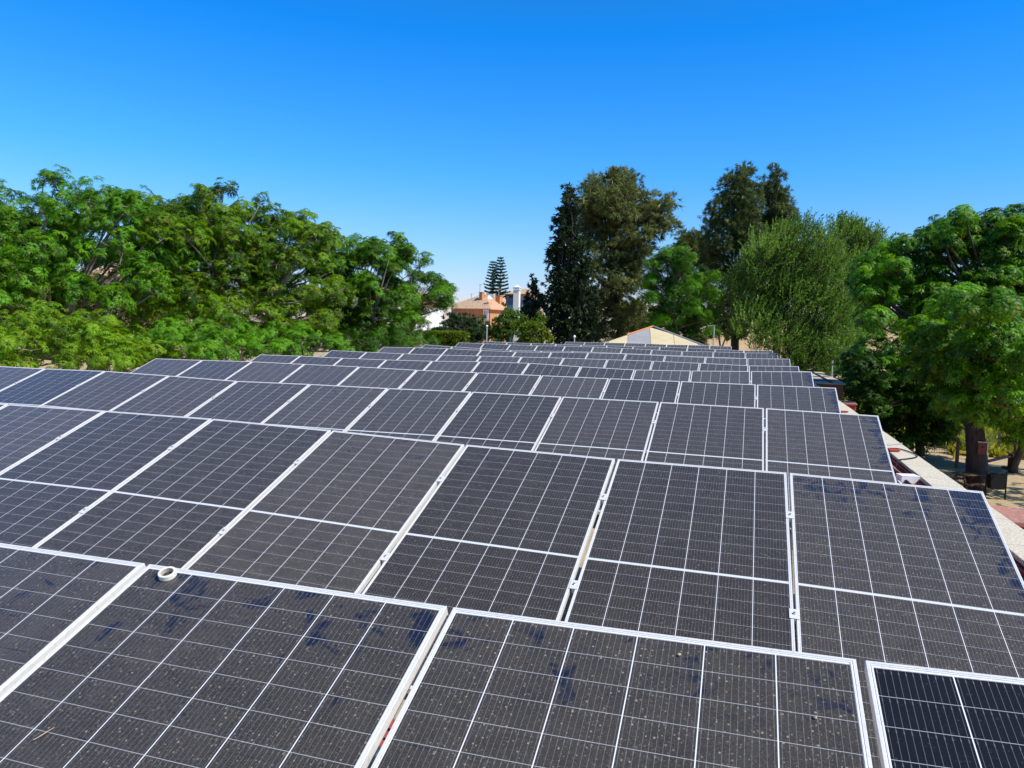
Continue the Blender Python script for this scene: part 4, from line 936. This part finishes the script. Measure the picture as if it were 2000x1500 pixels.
# ---------------------------------------------------------------- playground on the right
def gp(px, py): return onz(px, py, 0.0)
M_FENCE = mat('green_wire', (.05, .11, .07), .5)
def fence(x0, y0, x1, y1, h, n, label):
    root = empty('wire_fence', (x0, y0, 0), math.atan2(y1 - y0, x1 - x0)); tag(root, label, 'fence'); L = math.hypot(x1 - x0, y1 - y0)
    mb = MB(); k = int(L / .11)
    for i in range(k): mb.box((i * .11, 0, h * .5), (.009, .009, h))
    for z in (.05, h * .45, h * .62, h): mb.box((L / 2, .012, z), (L, .014, .014))
    mb.build('wire_mesh', M_FENCE, root)
    for i in range(n + 1): MB().box((L * i / n, .04, h * .52), (.07, .05, h * 1.06)).build('post', M_WOOD, root)
f0_, f1_ = gp(1790, 884), gp(2010, 893)
u_ = (f1_ - f0_) / np.linalg.norm(f1_ - f0_)
e0 = f0_ - u_ * 2; e1 = f1_ + u_ * 6
fence(e0[0], e0[1], e1[0], e1[1], 1.0, 7, 'low green wire mesh fence in front of the yellow green meadow')
# grass tufts in the meadow (uncountable)
g = np.random.default_rng(99); n = 2600; d0 = g.uniform(0, 1, n) ** 1.6
X = g.uniform(9, 26, n); Yg = e0[1] + .6 + d0 * 22
foliage('meadow_grass', 'bush', np.stack([X, Yg, np.full(n, .0)], 1), g.normal(0, .25, (n, 3)) + np.array([0, 0, 1.]), g.uniform(1.0, 2.0, n), leafmat('meadow_blades', (.16, .20, .02), (.36, .36, .05), (.4, .3, .08), .35, .9), None, np.full(n, .5), g)['kind'] = 'stuff'
# litter bin
p = gp(1943, 975); lb = empty('litter_bin', (p[0], p[1], 0), .15); lb.scale = (.82, .82, .82); tag(lb, 'black litter bin hung between two posts by the big trunk', 'litter bin')
mb = MB(); mb.add([(-.24, -.17, .42), (.24, -.17, .42), (.24, .17, .42), (-.24, .17, .42), (-.29, -.2, 1.0), (.29, -.2, 1.0), (.29, .2, 1.0), (-.29, .2, 1.0), (-.26, -.17, .98), (.26, -.17, .98), (.26, .17, .98), (-.26, .17, .98), (-.22, -.15, .5), (.22, -.15, .5), (.22, .15, .5), (-.22, .15, .5)],
   [(0, 3, 2, 1), (0, 1, 5, 4), (1, 2, 6, 5), (2, 3, 7, 6), (3, 0, 4, 7), (4, 5, 9, 8), (5, 6, 10, 9), (6, 7, 11, 10), (7, 4, 8, 11), (8, 9, 13, 12), (9, 10, 14, 13), (10, 11, 15, 14), (11, 8, 12, 15), (12, 13, 14, 15)])
mb.build('basket', M_BLACK, lb)
for s_ in (-1, 1): MB().tube([(s_ * .36, 0, 0), (s_ * .36, 0, 1.08)], .03, 8).build('post', M_BLACK, lb)
MB().box((0, 0, .80), (.74, .05, .05)).build('crossbar', M_BLACK, lb)
# picnic table
p = gp(1890, 962); pt = empty('picnic_table', (p[0], p[1], 0), .5); pt.scale = (.75, .75, .85); tag(pt, 'small wooden picnic table in the shade left of the big trunk', 'table')
mb = MB(); [mb.box((0, -.3 + .15 * i, .74), (1.3, .13, .04)) for i in range(5)]; mb.build('table_top', M_WOOD, pt)
for s_ in (-1, 1):
    mb = MB(); [mb.box((0, s_ * (.62 + .13 * i), .44), (1.3, .11, .04)) for i in range(2)]; mb.build('bench', M_WOOD, pt)
    MB().box((s_ * .45, 0, .38), (.07, 1.35, .07)).box((s_ * .45, .35, .36), (.07, .07, .78), 0, None, .45).box((s_ * .45, -.35, .36), (.07, .07, .78), 0, None, -.45).build('leg_frame', M_WOOD, pt)
# seesaw
p = gp(1975, 916); ss = empty('seesaw', (p[0], p[1], 0), .25); tag(ss, 'red and white seesaw plank tilted over its stand, right of the big trunk', 'seesaw')
MB().box((-.9, 0, .52), (2.6, .2, .06), 0, None).build('plank', mat('red_paint_faded', (.45, .12, .09), .5), ss).rotation_euler = (0, R(-16), 0)
MB().box((0, 0, .3), (.14, .3, .62)).box((0, 0, .03), (.5, .5, .06)).build('stand', M_WOOD, ss)
MB().tube([(-1.7, -.14, .35), (-1.7, -.14, .1), (-1.7, .14, .1), (-1.7, .14, .35)], .018, 6).build('handle', M_TRIM, ss)
for (px, py, h, lab) in [(1868, 914, 1.15, 'brown wooden post standing in the sand left of the big trunk'), (1981, 912, 1.25, 'brown wooden post standing beside the seesaw'), (1908, 893, 1.3, 'brown wooden post at the fence, left of the big trunk')]:
    p = gp(px, py); o = MB().tube([(0, 0, 0), (0, 0, h * .5), (0, 0, h)], [.07, .066, .06], 10).lathe([(.06, h), (.04, h + .03), (0, h + .04)], 10).build('wooden_post', M_WOOD); o.location = p; tag(o, lab, 'post', 'wooden posts in the playground')
p = gp(1895, 898); o = MB().box((0, 0, .3), (1.3, .12, .1), .0, None).box((-.6, 0, .12), (.1, .12, .26)).box((.6, 0, .12), (.1, .12, .26)).build('low_beam', mat('yellow_paint', (.5, .42, .05), .6)); o.location = p; tag(o, 'low yellow balance beam near the fence, left of the big trunk', 'beam')
bx_ = at(1919, 876, 28.05); nb = empty('nest_box', tuple(bx_)); tag(nb, 'small brown nest box with pale side fixed on the big trunk', 'nest box')
MB().ext((-.13, 0, -.2), (.13, .16, .2)).build('box_body', mat('red_brown_wood', (.2, .06, .04), .7), nb)
MB().ext((.132, -.01, -.21), (.16, .17, .21)).ext((-.15, -.03, .2), (.17, .18, .225)).build('box_edge', M_TRIM, nb)
MB().lathe([(0, 0), (.03, 0)], 12).build('entrance_hole', M_BLACK, nb).location = (0, -.002, .05)
nb.children[-1].rotation_euler = (R(90), 0, 0)
